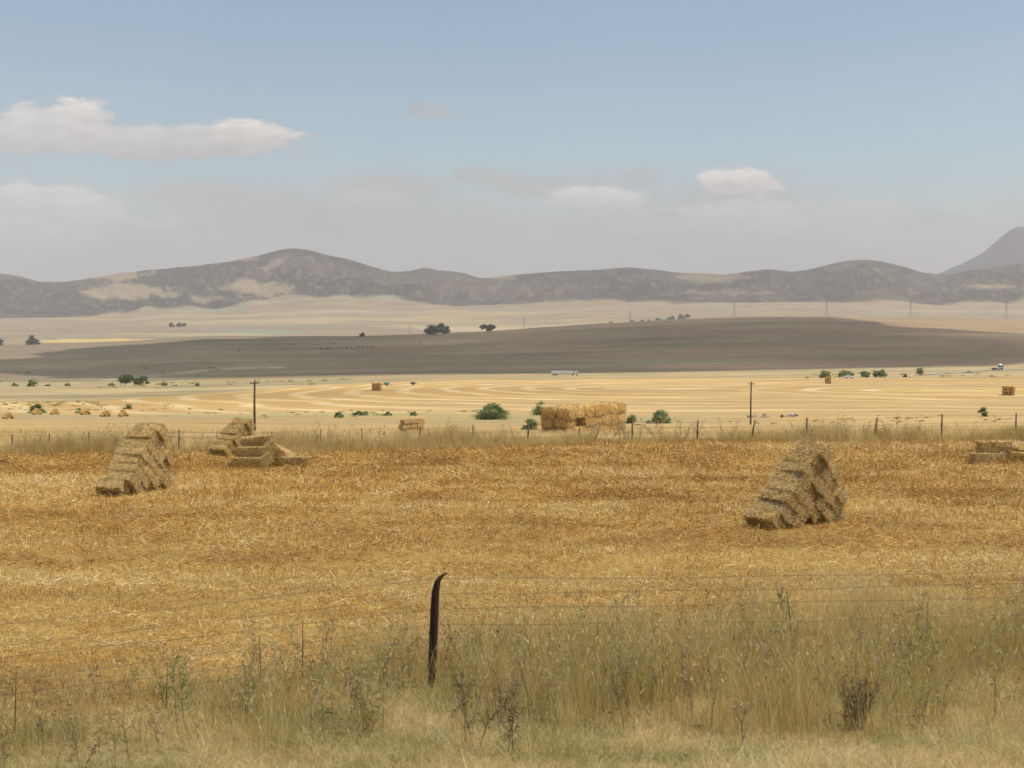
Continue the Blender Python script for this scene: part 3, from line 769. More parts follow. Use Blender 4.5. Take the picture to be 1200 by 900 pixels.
def weed_arrays(x, y, z, H, rng, ntw=9, nleaf=34, tone0=.25, leaf=.72, w=.008, spread=.35, lf=.028, flower=.03):
    """one branching weed: crooked stem, side twigs, small leaves"""
    parts = []
    def path(p0, d, L, nseg, w0, tn):
        pts = [p0]; d = d / np.linalg.norm(d)
        for _ in range(nseg):
            d = d + rng.normal(0, .13, 3); d /= np.linalg.norm(d); pts.append(pts[-1] + d * L / nseg)
        pts = np.array(pts)
        for a_ in (np.array([1., 0, 0]), np.array([0, 1., 0])):
            vv = []
            for k, p in enumerate(pts):
                ww = w0 * (1 - .8 * k / nseg) * .5; vv += [p - a_ * ww, p + a_ * ww]
            ff = np.array([[2*k, 2*k+1, 2*k+3, 2*k+2] for k in range(nseg)])
            parts.append((np.array(vv), ff, np.full(nseg, tn)))
        return pts
    base = np.array([x, y, z]); tips = []
    main = path(base, np.array([rng.normal(0, .12), rng.normal(0, .12), 1.]), H, 6, w, tone0 + rng.normal(0, .05))
    tips += list(main[3:])
    for _ in range(ntw):
        i = rng.integers(1, 6); a = rng.uniform(0, 2 * np.pi)
        tw = path(main[i], np.array([math.cos(a) * spread * 1.6, math.sin(a) * spread * 1.6, rng.uniform(.5, 1.1)]), H * rng.uniform(.15, .42), 3, w * .6, tone0 + rng.normal(0, .06))
        tips += list(tw[1:])
    tips = np.array(tips)
    c = tips[rng.integers(0, len(tips), nleaf)] + rng.normal(0, .03, (nleaf, 3))
    d = rng.normal(size=(nleaf, 3)); d /= np.linalg.norm(d, axis=1, keepdims=True)
    s = np.cross(d, rng.normal(size=(nleaf, 3))); s /= np.linalg.norm(s, axis=1, keepdims=True)
    v, f = quads_from(c, d * lf * rng.uniform(.5, 1.2, (nleaf, 1)), s * lf * .28 * rng.uniform(.5, 1.3, (nleaf, 1)))
    tt = np.clip(leaf + rng.normal(0, .07, nleaf), 0, .92); tt[rng.random(nleaf) < flower] = .98
    parts.append((v, f, tt))
    return join(parts)

def roadside_weeds():
    rng = np.random.default_rng(15)
    parts = []
    for _ in range(430):
        x = rng.uniform(-9, 12)
        if rng.random() > np.interp(x, [-9, -3, 0, 12], [.5, .6, 1, 1]): continue
        wd = np.interp(x, [-10, 0, 12], [2.4, 3.0, 4.0]); y = fence1_y(x) - wd * .85 + rng.random() * wd * 1.4
        if abs(x) > .40 * y + 1 or (abs(x + 1.1) < .4 and y < 19.3): continue
        H = np.interp(x, [-10, -1.5, 1, 12], [.75, .9, 1.0, 1.2]) * rng.uniform(.55, 1.12)
        dry = rng.random() < .68
        parts.append(weed_arrays(x, y, float(terrain(x, y)), H, rng, 9, 26 if dry else 60, tone0=rng.choice([.08, .22, .3]) if dry else .55, leaf=rng.choice([.16, .27, .4]) if dry else .74, w=.009, flower=.0 if dry else .035))
    V, Fq, T_ = join(parts)
    tag(new_mesh('roadside_weeds', V, Fq, M_WEED, {'tone': ('FLOAT', 'FACE', T_)}), kind='stuff')
roadside_weeds()

# a few plants one can tell apart in the foreground
def single_weed(px, D, H, label, n=3, tone0=.05, leaf=.12, **kw):
    rng = np.random.default_rng(int(px * 7 + D * 13)); p = gp(px, D); parts = []
    for i in range(n):
        parts.append(weed_arrays(rng.normal(0, .09), rng.normal(0, .09), 0, H * rng.uniform(.7, 1.05), rng, 12, 70, tone0=tone0, leaf=leaf, w=.014, **kw))
    V, Fq, T_ = join(parts)
    o = new_mesh('weed_plant', V, Fq, M_WEED, {'tone': ('FLOAT', 'FACE', T_)}); o.location = p
    tag(o, label, 'weed', 'single weeds standing out of the roadside grass')
single_weed(1012, 17.3, .72, 'dark bushy thistle clump low in the grass at the right', 9, leaf=.1, flower=.02)
single_weed(556, 16.4, .95, 'dark thin-stemmed weed rising from the bottom edge right of the rusty post', 3)
single_weed(598, 16.2, .8, 'short dark weed stem beside the thin weed right of the rusty post', 2)
single_weed(876, 16.3, .8, 'upright brown weed stem at the bottom right of centre', 1, tone0=.28, leaf=.45)
single_weed(432, 17.0, 1.05, 'leafy green weed leaning left of the rusty post', 4, tone0=.6, leaf=.76, spread=.5, flower=.03)
single_weed(205, 17.2, 1.0, 'green stalky weed beside the thin fence stick at the left', 3, tone0=.7, leaf=.78, spread=.2)
single_weed(938, 21.2, 1.25, 'tall dark dry stalk leaning left above the grass right of centre', 1, spread=.12)
single_weed(1075, 17.4, .7, 'forked pale green weed low in the grass near the right edge', 2, tone0=.8, leaf=.8, spread=.9)

def fence_line_grass():
    rng = np.random.default_rng(21); n = 120000
    u = rng.uniform(-60, 1260, n); fy = FENCE2(np.clip(u, 0, 1200))
    band = np.interp(u, [0, 200, 380, 560, 640, 900, 1200], [2.2, 2.6, 3.2, 2.4, 1.6, 2.2, 2.2])
    D = fy + rng.normal(.1, .55, n) * band * .55
    x = (u - 600) / F * D
    cl = fbm(x / 1.3, D / 1.5, 91, 4)
    tall = np.interp(u, [0, 60, 200, 300, 380, 560, 620, 800, 900, 1050, 1200], [.55, .65, .95, .85, 1.0, .95, .45, .5, .65, .85, .6])
    keep = rng.random(n) < (.15 + 1.1 * sstep(cl, .36, .60))
    x, D, cl, u, tall = x[keep], D[keep], cl[keep], u[keep], tall[keep]
    off = np.exp(-((D - fy[keep]) / 1.1) ** 2)
    h = (.16 + tall * (.25 + 1.15 * np.clip(cl - .2, 0, 1)) * off) * rng.uniform(.45, 1.1, len(x))
    tone = .70 + rng.normal(0, .15, len(x)) - sstep(fbm(x / 3.2, D / 3, 92, 3), .48, .66) * rng.uniform(.0, .36, len(x))
    a = blades(x, D, terrain(x, D), h, rng.uniform(.007, .014, len(x)), rng.uniform(.02, .6, len(x)), np.clip(tone, .05, .98), rng, nseg=2)
    tag(new_mesh('fence_line_grass', a[0], a[1], M_GRASS, {'tone': ('FLOAT', 'FACE', a[2])}), kind='stuff')
    parts = []
    for _ in range(210):
        u_ = rng.choice([rng.uniform(30, 240), rng.uniform(340, 600), rng.uniform(690, 860), rng.uniform(920, 1090), rng.uniform(0, 1200)])
        D_ = float(FENCE2(u_)) + rng.normal(0, .7); x_ = (u_ - 600) / F * D_
        parts.append(weed_arrays(x_, D_, float(terrain(x_, D_)), rng.uniform(.5, 1.1), rng, 9, 34, tone0=rng.choice([.25, .35, .45]), leaf=rng.choice([.3, .42, .5]), w=.012, lf=.035, flower=0))
    V, Fq, T_ = join(parts)
    tag(new_mesh('fence_line_weeds', V, Fq, M_WEED, {'tone': ('FLOAT', 'FACE', T_)}), kind='stuff')
fence_line_grass()

def meadow_tufts():
    rng = np.random.default_rng(23); n = 60000
    D = 60 + 120 * rng.random(n) ** 1.6; x = (rng.random(n) - .5) * 2 * .42 * D
    cl = fbm(x / 5, D / 4, 95, 4); keep = cl > .47
    x, D = x[keep], D[keep]
    a = blades(x, D, terrain(x, D), rng.uniform(.08, .32, len(x)), D * .00022, rng.uniform(.1, .9, len(x)), np.clip(rng.normal(.68, .13, len(x)), .05, .98), rng, nseg=2)
    tag(new_mesh('meadow_grass', a[0], a[1], M_GRASS, {'tone': ('FLOAT', 'FACE', a[2])}), kind='stuff')
meadow_tufts()


def field_scrub():
    rng = np.random.default_rng(29); parts = []
    for (u0, u1, d0, d1, n) in [(-20, 120, 315, 400, 60), (100, 260, 290, 360, 25), (280, 560, 250, 300, 30), (100, 420, 600, 800, 40), (930, 1200, 640, 760, 40), (960, 1200, 210, 260, 25), (0, 300, 900, 1300, 30), (700, 1200, 200, 240, 20)]:
        u = rng.uniform(u0, u1, n); D = rng.uniform(d0, d1, n)
        for a_, b_ in zip(u, D):
            p = gp(a_, b_); k = 26; sz = b_ / F * rng.uniform(.9, 2.4)
            c = rng.normal(size=(k, 3)) * [sz, sz * .6, sz * .22] + [p.x, p.y, p.z + sz * .35]
            d = rng.normal(size=(k, 3)); d /= np.linalg.norm(d, axis=1, keepdims=True)
            s_ = np.cross(d, rng.normal(size=(k, 3))); s_ /= np.linalg.norm(s_, axis=1, keepdims=True)
            v, f = quads_from(c, d * sz * .35, s_ * sz * .2); parts.append((v, f, np.full(k, rng.choice([.06, .16, .3, .42]))))
    V, Fq, T_ = join(parts)
    tag(new_mesh('field_scrub', V, Fq, M_GRASS, {'tone': ('FLOAT', 'FACE', T_)}), kind='stuff')
field_scrub()


# ------------------------------------------------------------------ small solid building helper
class MB:
    def __init__(s): s.v = []; s.f = []
    def box(s, c, d, rz=0.0, taper=1.0):
        b = len(s.v); cs, sn = math.cos(rz), math.sin(rz)
        for zz in (-1, 1):
            k = taper if zz > 0 else 1
            for (a, e) in ((-1, -1), (1, -1), (1, 1), (-1, 1)):
                px, py = a * d[0] / 2 * k, e * d[1] / 2 * k
                s.v.append((c[0] + px * cs - py * sn, c[1] + px * sn + py * cs, c[2] + zz * d[2] / 2))
        s.f += [[b + i for i in q] for q in ((3, 2, 1, 0), (4, 5, 6, 7), (0, 1, 5, 4), (1, 2, 6, 5), (2, 3, 7, 6), (3, 0, 4, 7))]
        return s
    def tube(s, pts, rad, n=8, cap=True):
        pts = [Vector(p) for p in pts]; rad = rad if isinstance(rad, (list, tuple)) else [rad] * len(pts)
        b = len(s.v); prev = None
        for i, p in enumerate(pts):
            d = (pts[min(i + 1, len(pts) - 1)] - pts[max(i - 1, 0)]).normalized()
            a = (prev - d * prev.dot(d)).normalized() if prev is not None and (prev - d * prev.dot(d)).length > 1e-4 else d.orthogonal().normalized()
            prev = a; c = d.cross(a)
            for k in range(n):
                t = 2 * math.pi * k / n; s.v.append(tuple(p + (a * math.cos(t) + c * math.sin(t)) * rad[i]))
        for i in range(len(pts) - 1):
            for k in range(n):
                k2 = (k + 1) % n; s.f.append([b + i * n + k, b + i * n + k2, b + (i + 1) * n + k2, b + (i + 1) * n + k])
        if cap:
            s.f.append([b + k for k in range(n)][::-1]); s.f.append([b + (len(pts) - 1) * n + k for k in range(n)])
        return s
    def build(s, name, mat, parent=None, smooth=False, bevel=0.0):
        me = bpy.data.meshes.new(name); me.from_pydata(s.v, [], s.f); me.update()
        if smooth: me.polygons.foreach_set('use_smooth', np.ones(len(me.polygons), bool))
        me.materials.append(mat); o = bpy.data.objects.new(name, me); COL.objects.link(o)
        if parent: o.parent = parent
        if bevel:
            m = o.modifiers.new('bevel', 'BEVEL'); m.width = bevel; m.segments = 2
        return o

M_RUST = plain_mat('rusty_steel', (.045, .022, .015), .9, .5, 30)
M_WIRE = plain_mat('fence_wire', (.17, .13, .10), .7, .3, 20)
M_WOOD = plain_mat('weathered_wood', (.13, .085, .055), .9, .35, 12)
M_POLE = plain_mat('pole_wood', (.12, .085, .06), .9, .3, 6)
M_GREYMETAL = plain_mat('grey_galvanised_steel', (.22, .22, .23), .5, .15, 3)
M_WHITE = plain_mat('white_paint', (.78, .78, .76), .4, .05, 2)
M_GLASS = plain_mat('dark_glass', (.02, .022, .025), .1, .1, 2)
M_RUBBER = plain_mat('tyre_rubber', (.02, .02, .02), .8, .2, 8)
M_DARK = plain_mat('dark_paint', (.05, .055, .05), .6, .2, 4)
M_TEAL = plain_mat('teal_paint', (.06, .34, .28), .5, .1, 3)
M_INSUL = plain_mat('insulator_porcelain', (.35, .30, .26), .4, .1, 3)


# ------------------------------------------------------------------ the fence by the road
def near_fence():
    root = empty('wire_fence', (-1.06, 19.2, float(terrain(-1.06, 19.2))), 'sagging wire fence with one bent rusty post in the roadside weeds', 'fence')
    L = [(-12.6, 13.5), (-1.06, 19.2), (14.0, 21.2)]
    off = root.location
    def loc(p): return Vector(p) - off
    # the hooked, rusty steel post
    x, y = L[1]; z = float(terrain(x, y)) - .25
    pts = [(x - .04, y, z), (x - .03, y, z + .5), (x - .005, y, z + 1.0), (x + .005, y, z + 1.3), (x + .02, y, z + 1.55), (x + .045, y, z + 1.68), (x + .085, y, z + 1.755), (x + .155, y + .01, z + 1.80), (x + .185, y + .01, z + 1.805)]
    mb = MB(); mb.tube([loc(p) for p in pts], [.052, .055, .058, .058, .053, .042, .026, .014, .006], 10)
    mb.build('post', M_RUST, root, True)
    for (px, py) in (L[0], L[2]):
        z = float(terrain(px, py)); mb = MB(); mb.tube([loc((px, py, z - .3)), loc((px, py, z + .8)), loc((px + .02, py, z + 1.5))], [.045, .045, .04], 8); mb.build('post', M_RUST, root, True)
    M_WIRE.node_tree.nodes['Principled BSDF'].inputs['Metallic'].default_value = .3
    hts = [1.49, 1.28, 1.07, .86, .66, .47, .28]
    for i, h in enumerate(hts):
        mb = MB()
        pts = []
        for s in range(len(L) - 1):
            (x0, y0), (x1, y1) = L[s], L[s + 1]
            for k in range(14 + (s == 1)):
                t = k / 14; xx = x0 + (x1 - x0) * t; yy_ = y0 + (y1 - y0) * t
                sag = -.07 * 4 * t * (1 - t) * (1 + .5 * math.sin(i * 2.3 + s)) + .012 * math.sin(k * 1.7 + i * 3)
                pts.append(loc((xx, yy_, h - (.13 * (1 - t) if s == 0 else 0) * (1 - h * .2) + sag)))
        mb.tube(pts, .0030, 5, False); mb.build('wire', M_WIRE, root, True)
    # droppers: thin sticks tied to the wires
    for (u, top, bot, lean) in ((12, .85, .1, .03), (190, .74, .05, .02), (303, .95, .05, -.02), (353, 1.08, .35, .01), (700, .9, .1, .03), (935, 1.2, .2, -.12), (1090, 1.0, .1, .02)):
        # meet the line of the fence on this bearing
        best = None
        for s in range(2):
            (x0, y0), (x1, y1) = L[s], L[s + 1]
            for k in range(401):
                t = k / 400; xx = x0 + (x1 - x0) * t; yy_ = y0 + (y1 - y0) * t; e = abs(600 + F * xx / yy_ - u)
                if best is None or e < best[0]: best = (e, xx, yy_)
        _, xx, yy_ = best
        mb = MB(); mb.tube([loc((xx, yy_ - .012, bot)), loc((xx + lean * .5, yy_ - .012, (top + bot) / 2)), loc((xx + lean, yy_ - .012, top))], [.006, .008, .006], 6); mb.build('dropper', M_WOOD, root, True)
near_fence()

def far_fence():
    us = [-40, 13, 56, 103, 158, 209, 253, 318, 375, 425, 490, 555, 618, 679, 741, 817, 881, 946, 1025, 1104, 1191, 1262]
    tops = {13: 512, 56: 515, 103: 508, 209: 504, 318: 505, 490: 500, 555: 498, 618: 496, 741: 492, 817: 493, 881: 492, 946: 490, 1025: 489, 1104: 485, 1191: 484}
    c = gp(600, float(FENCE2(600)))
    root = empty('farm_fence', c, 'long low wire fence with thin dark posts across the middle of the field', 'fence')
    tp = []
    for i, u in enumerate(us):
        D = float(FENCE2(np.clip(u, 0, 1200))); p = gp(u, D)
        ztop = float(row_z(tops.get(u, np.interp(u, [0, 400, 1200], [511, 502, 486])), D)); h = max(.75, ztop - p.z)
        ln = random.gauss(0, .03) + (.10 if u in (881, 1025, 490) else 0)
        r = .034 if u in tops else .022
        q = p - c
        mb = MB(); mb.tube([q + Vector((0, 0, -.2)), q + Vector((ln * .4, 0, h * .5)), q + Vector((ln, 0, h))], [r, r * .95, r * .85], 6)
        mb.build('post', M_WOOD, root, True); tp.append((q, h))
    for fr in (.92, .66, .40):
        mb = MB(); mb.tube([q + Vector((0, 0, h * fr)) for q, h in tp], .004, 4, False); mb.build('wire', M_WIRE, root, True)
far_fence()

# telephone poles
def pole(px, D, top_row, label, arm=True):
    p = gp(px, D); H = float(row_z(top_row, D)) - p.z
    root = empty('telephone_pole', p, label, 'utility pole', 'poles beyond the fence')
    MB().tube([(0, 0, -.5), (0.0, 0, H * .5), (.05, 0, H)], [.13, .115, .095], 10).build('pole_shaft', M_POLE, root, True)
    if arm:
        MB().box((.05, -.12, H - .35), (.9, .09, .10)).build('crossarm', M_POLE, root)
        for sx_ in (-.36, .46): MB().tube([(sx_, -.12, H - .30), (sx_, -.12, H - .16)], [.05, .035], 8).build('insulator', M_INSUL, root, True)
pole(298, 150, 445, 'slim dark wooden pole rising behind the tumbled bales')
pole(880, 200, 447, 'wooden pole standing beyond the fence right of the long rick')


# ------------------------------------------------------------------ trees and bushes
M_LEAF = straw_mat('bush_leaves', [(0, (.13, .17, .05)), (.4, (.26, .31, .11)), (.7, (.37, .42, .17)), (1, (.50, .53, .25))], trans=.5)
M_GUM = straw_mat('dark_tree_leaves', [(0, (.06, .08, .04)), (.5, (.12, .145, .075)), (1, (.20, .22, .12))], trans=.35)
M_ACACIA = straw_mat('acacia_leaves', [(0, (.05, .08, .025)), (.5, (.12, .17, .06)), (1, (.20, .26, .10))], trans=.35)
M_BARK = plain_mat('bark', (.10, .075, .055), .9, .4, 5)

def tree(px, D, wpx, hpx, label, name='bush', mat=None, group=None, nclump=None, stem=.0, seed=None, olive=0.0, base_off=0.0, cat='bush'):
    mat = mat or M_LEAF
    seed = seed or int(px * 3 + D); rng = np.random.default_rng(seed)
    w_ = wpx / F * D; h = hpx / F * D
    p = gp(px, D, base_off); root = empty(name, p, label, cat, group, rz=rng.uniform(0, .5))
    # trunk and limbs
    n_l = 4 if hpx > 8 else 3
    tr = MB(); z0 = h * stem
    tr.tube([(0, 0, -.3), (.02 * h, 0, z0 * .6), (0, .02 * h, z0 + .12 * h)], [.028 * h, .024 * h, .02 * h], 7)
    cents = []
    for k in range(n_l):
        a = 2 * math.pi * k / n_l + rng.uniform(-.4, .4); q = Vector((math.cos(a) * w_ * .25, math.sin(a) * w_ * .25, h * rng.uniform(.45, .7)))
        tr.tube([(0, 0, z0), tuple(q * .5 + Vector((0, 0, z0 * .3))), tuple(q)], [.016 * h, .012 * h, .007 * h], 5)
    tr.build('trunk', M_BARK, root, True)
    big = wpx > 20
    nc = nclump or int(np.clip(wpx * 1.1, 9, 46)); per = int(np.clip(wpx * 5, 26, 130)) if not big else 120
    lf = max(.045 * h, .0007 * D) if big else max(.06 * h, .0007 * D)
    C_, T_ = [], []
    for k in range(nc):
        a = rng.uniform(0, 2 * np.pi); rr_ = math.sqrt(rng.random()); zz = rng.random() ** (1.5 if stem < .05 else .9)
        shell = math.sqrt(max(0, 1 - (zz * .92) ** 2.2)) * (1.0 if stem < .05 else min(1, .6 + zz * 1.6))
        cx, cy, cz = math.cos(a) * rr_ * shell * w_ * .46, math.sin(a) * rr_ * shell * w_ * .46, z0 + (h - z0) * (zz * .86 + .04) * (1 - .12 * rr_)
        s = h * rng.uniform(.05, .14)
        n = int(per * rng.uniform(.6, 1.3)); pts = rng.normal(size=(n, 3)) * [s * 1.25, s * 1.25, s * .85] + [cx, cy, cz]
        C_.append(pts); T_.append(np.clip(rng.normal(.45 + rng.normal(0, .13), .16, n), 0, 1))
    c = np.vstack(C_); c[:, 2] = np.clip(c[:, 2], .03 * h, h * 1.04); t_ = np.concatenate(T_); n = len(c)
    d = rng.normal(size=(n, 3)); d /= np.linalg.norm(d, axis=1, keepdims=True)
    s = np.cross(d, rng.normal(size=(n, 3))); s /= np.linalg.norm(s, axis=1, keepdims=True)
    v, f = quads_from(c, d * lf * rng.uniform(.5, 1.1, (n, 1)), s * lf * .5 * rng.uniform(.5, 1.1, (n, 1)))
    o = new_mesh('crown' if cat == 'tree' else 'foliage', v, f, mat, {'tone': ('FLOAT', 'FACE', t_)}); o.parent = root
    return root
GB = 'green bushes in the fields beyond the fence'
tree(577, 242, 40, 19, 'rounded bright green bush left of the long rick', group=GB)
tree(623, 165, 20, 13, 'small green bush just left of the long rick', group=GB)
tree(633, 270, 12, 17, 'green bush half hidden behind the left end of the long rick', group=GB)
tree(739, 215, 12, 12, 'green bush peeping out behind the right end of the long rick', group=GB)
tree(772, 215, 28, 16, 'green bush standing alone right of the long rick', group=GB)
tree(1152, 255, 13, 11, 'small bright green bush near the right edge beyond the fence', group=GB)
tree(43, 300, 20, 11, 'green bush behind the tiny far wedge stacks at left', group=GB)
tree(422, 265, 18, 7, 'low green bush in the straw left of the rounded bush', group=GB)
tree(453, 262, 13, 4, 'flat green shrub in the straw between two low bushes', group=GB)
tree(484, 262, 12, 4.5, 'small flat green shrub nearest the rounded bush', group=GB)
tree(397, 250, 14, 6, 'low green tuft-like bush left of the other field shrubs', group=GB)
tree(92, 300, 9, 6, 'tiny pale green bush among the far wedge stacks', group=GB)
tree(150, 330, 9, 6, 'tiny green bush right of the far wedge stacks', group=GB)
tree(146, 720, 22, 13, 'dark green spreading tree at the foot of the brown rise', 'acacia_tree', M_ACACIA, 'trees at the foot of the brown rise', cat='tree', stem=.3)
tree(167, 740, 20, 10, 'wide dark bush right of the spreading tree', 'acacia_tree', M_ACACIA, 'trees at the foot of the brown rise', cat='tree', stem=.2)
tree(37, 760, 12, 9, 'green bush at far left below the brown rise', group='bushes below the brown rise')
tree(18, 760, 8, 4, 'low green bush at the left end below the brown rise', group='bushes below the brown rise')
tree(56, 770, 6, 3.5, 'tiny bush right of the green bush at far left', group='bushes below the brown rise')
tree(79, 760, 6, 3.5, 'tiny pale bush between far left bush and spreading tree', group='bushes below the brown rise')
tree(130, 740, 8, 4, 'small bush touching the left of the spreading tree', group='bushes below the brown rise')
tree(193, 690, 8, 5, 'small round bush right of the dark trees', group='bushes below the brown rise')
tree(232, 660, 5, 4, 'dark little bush at the corner of the curved rows', group='bushes below the brown rise')
tree(967, 650, 15, 9, 'leftmost green tree in the row above the blocky stack', 'field_tree', M_LEAF, 'row of green trees along the far road', cat='tree', stem=.15)
tree(991, 655, 21, 8, 'second green tree in the row behind the white car', 'field_tree', M_LEAF, 'row of green trees along the far road', cat='tree', stem=.1)
tree(1014, 655, 14, 7, 'third green tree in the row right of the white car', 'field_tree', M_LEAF, 'row of green trees along the far road', cat='tree', stem=.1)
tree(1032, 660, 17, 9, 'fourth green tree in the row, wide with a low right skirt', 'field_tree', M_LEAF, 'row of green trees along the far road', cat='tree', stem=.1)
tree(1061, 660, 6, 4, 'smallest green bush in the row of roadside trees', 'field_tree', M_LEAF, 'row of green trees along the far road', cat='tree', stem=.05)
tree(1078, 690, 11, 9, 'rightmost round tree of the row, on a short trunk', 'field_tree', M_LEAF, 'row of green trees along the far road', cat='tree', stem=.22)
GC = 'dark trees on and behind the crest of the rise'
tree(507, 2080, 16, 12, 'left half of the pair of dark gum trees on the crest', 'gum_tree', M_GUM, GC, cat='tree', stem=.12)
tree(519, 2060, 14, 14, 'right taller dark gum tree of the pair on the crest', 'gum_tree', M_GUM, GC, cat='tree', stem=.2)
tree(572, 2060, 20, 10, 'airy dark gum tree on the crest right of the pair', 'gum_tree', M_GUM, GC, cat='tree', stem=.3, nclump=12)
tree(425, 2120, 6, 4, 'small round dark bush on the crest above the cattle', 'gum_tree', M_GUM, GC, cat='tree')
tree(37, 2160, 13, 12, 'dark tree clump on the crest at far left', 'gum_tree', M_GUM, GC, cat='tree')
tree(44, 2170, 9, 7, 'low dark tree joined to the clump at far left', 'gum_tree', M_GUM, GC, cat='tree')
tree(0, 2170, 9, 9, 'dark tree cut by the left edge of the view', 'gum_tree', M_GUM, GC, cat='tree')
GF = 'far trees on the pale plain'
for k, (px, D, w_, h_) in enumerate([(534, 3000, 12, 7), (545, 3050, 6, 5), (202, 4300, 7, 5), (210, 4320, 8, 4.5), (217, 4350, 6, 3.5), (1106, 2600, 8, 10), (1118, 2650, 10, 12), (1125, 2650, 10, 11), (1142, 2700, 6, 9)]):
    lb = ['bluish tree behind the pair of gum trees', 'smaller bluish tree right of the one behind the gum trees', 'left tree of three on the plain below the pale hill patch', 'middle tree of three on the plain below the pale hill patch', 'right tree of three on the plain below the pale hill patch', 'leftmost of the small dark trees peeping over the crest at right', 'second small dark tree peeping over the crest at right', 'third small dark tree peeping over the crest at right', 'rightmost small dark tree peeping over the crest at right'][k]
    tree(px, D, w_, h_, lb, 'plain_tree', M_GUM, GF, cat='tree')
rng_ = random.Random(4)
for k in range(22):
    px = 688 + k * 5.6 + rng_.uniform(-1.5, 1.5); D = 4200 + 25 * k + rng_.uniform(-60, 60)
    tree(px, D, rng_.uniform(6, 10), rng_.uniform(3.5, 6.5), 'bluish tree in the long tree line on the plain behind the rise', 'plain_tree', M_GUM, 'tree line on the plain behind the rise', cat='tree', nclump=6)


# ------------------------------------------------------------------ pylons, masts
def pylon(px, D, top_row, label, k):
    p = gp(px, D); H = float(row_z(top_row, D)) - p.z
    root = empty('power_pylon', p, label, 'pylon', 'power pylons along the crest', rz=.3)
    t = MB(); b = H * .085; wst = H * .02
    lv = [0, .22, .42, .6, .76, .9, 1.0]
    wd = lambda f: b + (wst - b) * min(1, f / .7) if f < .7 else wst * (1 - (f - .7) * 1.8)
    for sx_, sy_ in ((-1, -1), (1, -1), (1, 1), (-1, 1)):
        t.tube([(sx_ * wd(f), sy_ * wd(f), H * f) for f in lv], .07, 4)
    for i in range(len(lv) - 1):
        a, c = wd(lv[i]), wd(lv[i + 1]); z0, z1 = H * lv[i], H * lv[i + 1]
        for s_ in (-1, 1):
            t.tube([(-a, s_ * a, z0), (c, s_ * c, z1)], .04, 4, False); t.tube([(a, s_ * a, z0), (-c, s_ * c, z1)], .04, 4, False)
            t.tube([(s_ * a, -a, z0), (s_ * c, c, z1)], .04, 4, False); t.tube([(s_ * a, a, z0), (s_ * c, -c, z1)], .04, 4, False)
    t.build('tower', M_GREYMETAL, root)
    for f, l in ((.74, .11), (.86, .085)):
        m = MB(); m.tube([(-H * l, 0, H * f + .4), (0, 0, H * f + .9), (H * l, 0, H * f + .4)], [.06, .14, .06], 4); m.tube([(-H * l, 0, H * f), (H * l, 0, H * f)], .06, 4); m.build('crossarm', M_GREYMETAL, root)
for k, (px, D, tr_, lb) in enumerate([(480, 2600, 381, 'power pylon left of the pair of gum trees'), (614, 2500, 371, 'power pylon right of the airy gum tree'), (738, 2350, 364, 'power pylon on the crest above the right end of the long rick'),
        (860, 2250, 354, 'tallest-looking power pylon, above the pole right of centre'), (968, 2240, 350, 'power pylon above the left tree of the far row'), (1066, 2240, 353, 'power pylon left of the small trees peeping over the crest'), (1178, 2260, 352, 'rightmost power pylon near the foot of the blue mountain')]):
    pylon(px, D, tr_, lb, k)
def mast(px, D, h, label):
    p = gp(px, D); root = empty('radio_mast', p, label, 'radio mast', 'masts on the hill tops')
    MB().tube([(0, 0, -3), (0, 0, h)], [1.2, .5], 6).build('mast_shaft', M_GREYMETAL, root)
    MB().tube([(0, -.9, h * .8), (0, -1.6, h * .8)], [1.8, 1.6], 12).build('dish', M_WHITE, root)
    MB().box((-9, 0, 1.6), (9, 5, 5)).build('equipment_hut', M_WHITE, root)
mast(501, 6890, 15, 'small mast and hut on the hill knob left of centre')
mast(983, 6890, 14, 'small mast on the rounded hill top at right')


# ------------------------------------------------------------------ cattle grazing on the rise
def cow_mesh():
    """one continuous body grown with a skin modifier"""
    V = [(0, 0, .95), (-.55, 0, 1.0), (.55, 0, 1.02), (.95, 0, 1.0), (1.25, 0, .75), (1.5, 0, .45),
         (-.62, .2, .55), (-.66, .2, .42), (-.6, .2, .05), (-.62, -.2, .55), (-.66, -.2, .42), (-.6, -.2, .05),
         (.6, .18, .55), (.6, .18, .3), (.6, .18, .05), (.6, -.18, .55), (.6, -.18, .3), (.6, -.18, .05), (-.85, 0, .95), (-.88, 0, .45)]
    E = [(0, 1), (0, 2), (2, 3), (3, 4), (4, 5), (1, 6), (6, 7), (7, 8), (1, 9), (9, 10), (10, 11), (2, 12), (12, 13), (13, 14), (2, 15), (15, 16), (16, 17), (1, 18), (18, 19)]
    rad = [.38, .34, .33, .24, .17, .10, .13, .08, .06, .13, .08, .06, .11, .07, .055, .11, .07, .055, .06, .04]
    me = bpy.data.meshes.new('cow'); me.from_pydata(V, E, []); o = bpy.data.objects.new('tmp', me); COL.objects.link(o)
    sk = o.modifiers.new('s', 'SKIN')
    for i, r in enumerate(rad): me.skin_vertices[0].data[i].radius = (r, r)
    me.skin_vertices[0].data[0].use_root = True
    o.modifiers.new('ss', 'SUBSURF').levels = 1
    dg = bpy.context.evaluated_depsgraph_get(); m2 = bpy.data.meshes.new_from_object(o.evaluated_get(dg)); m2.name = 'cow'
    bpy.data.objects.remove(o); m2.materials.clear(); m2.materials.append(plain_mat('cow_hide', (.035, .025, .02), .8, .4, 2))
    return m2
cm = cow_mesh()
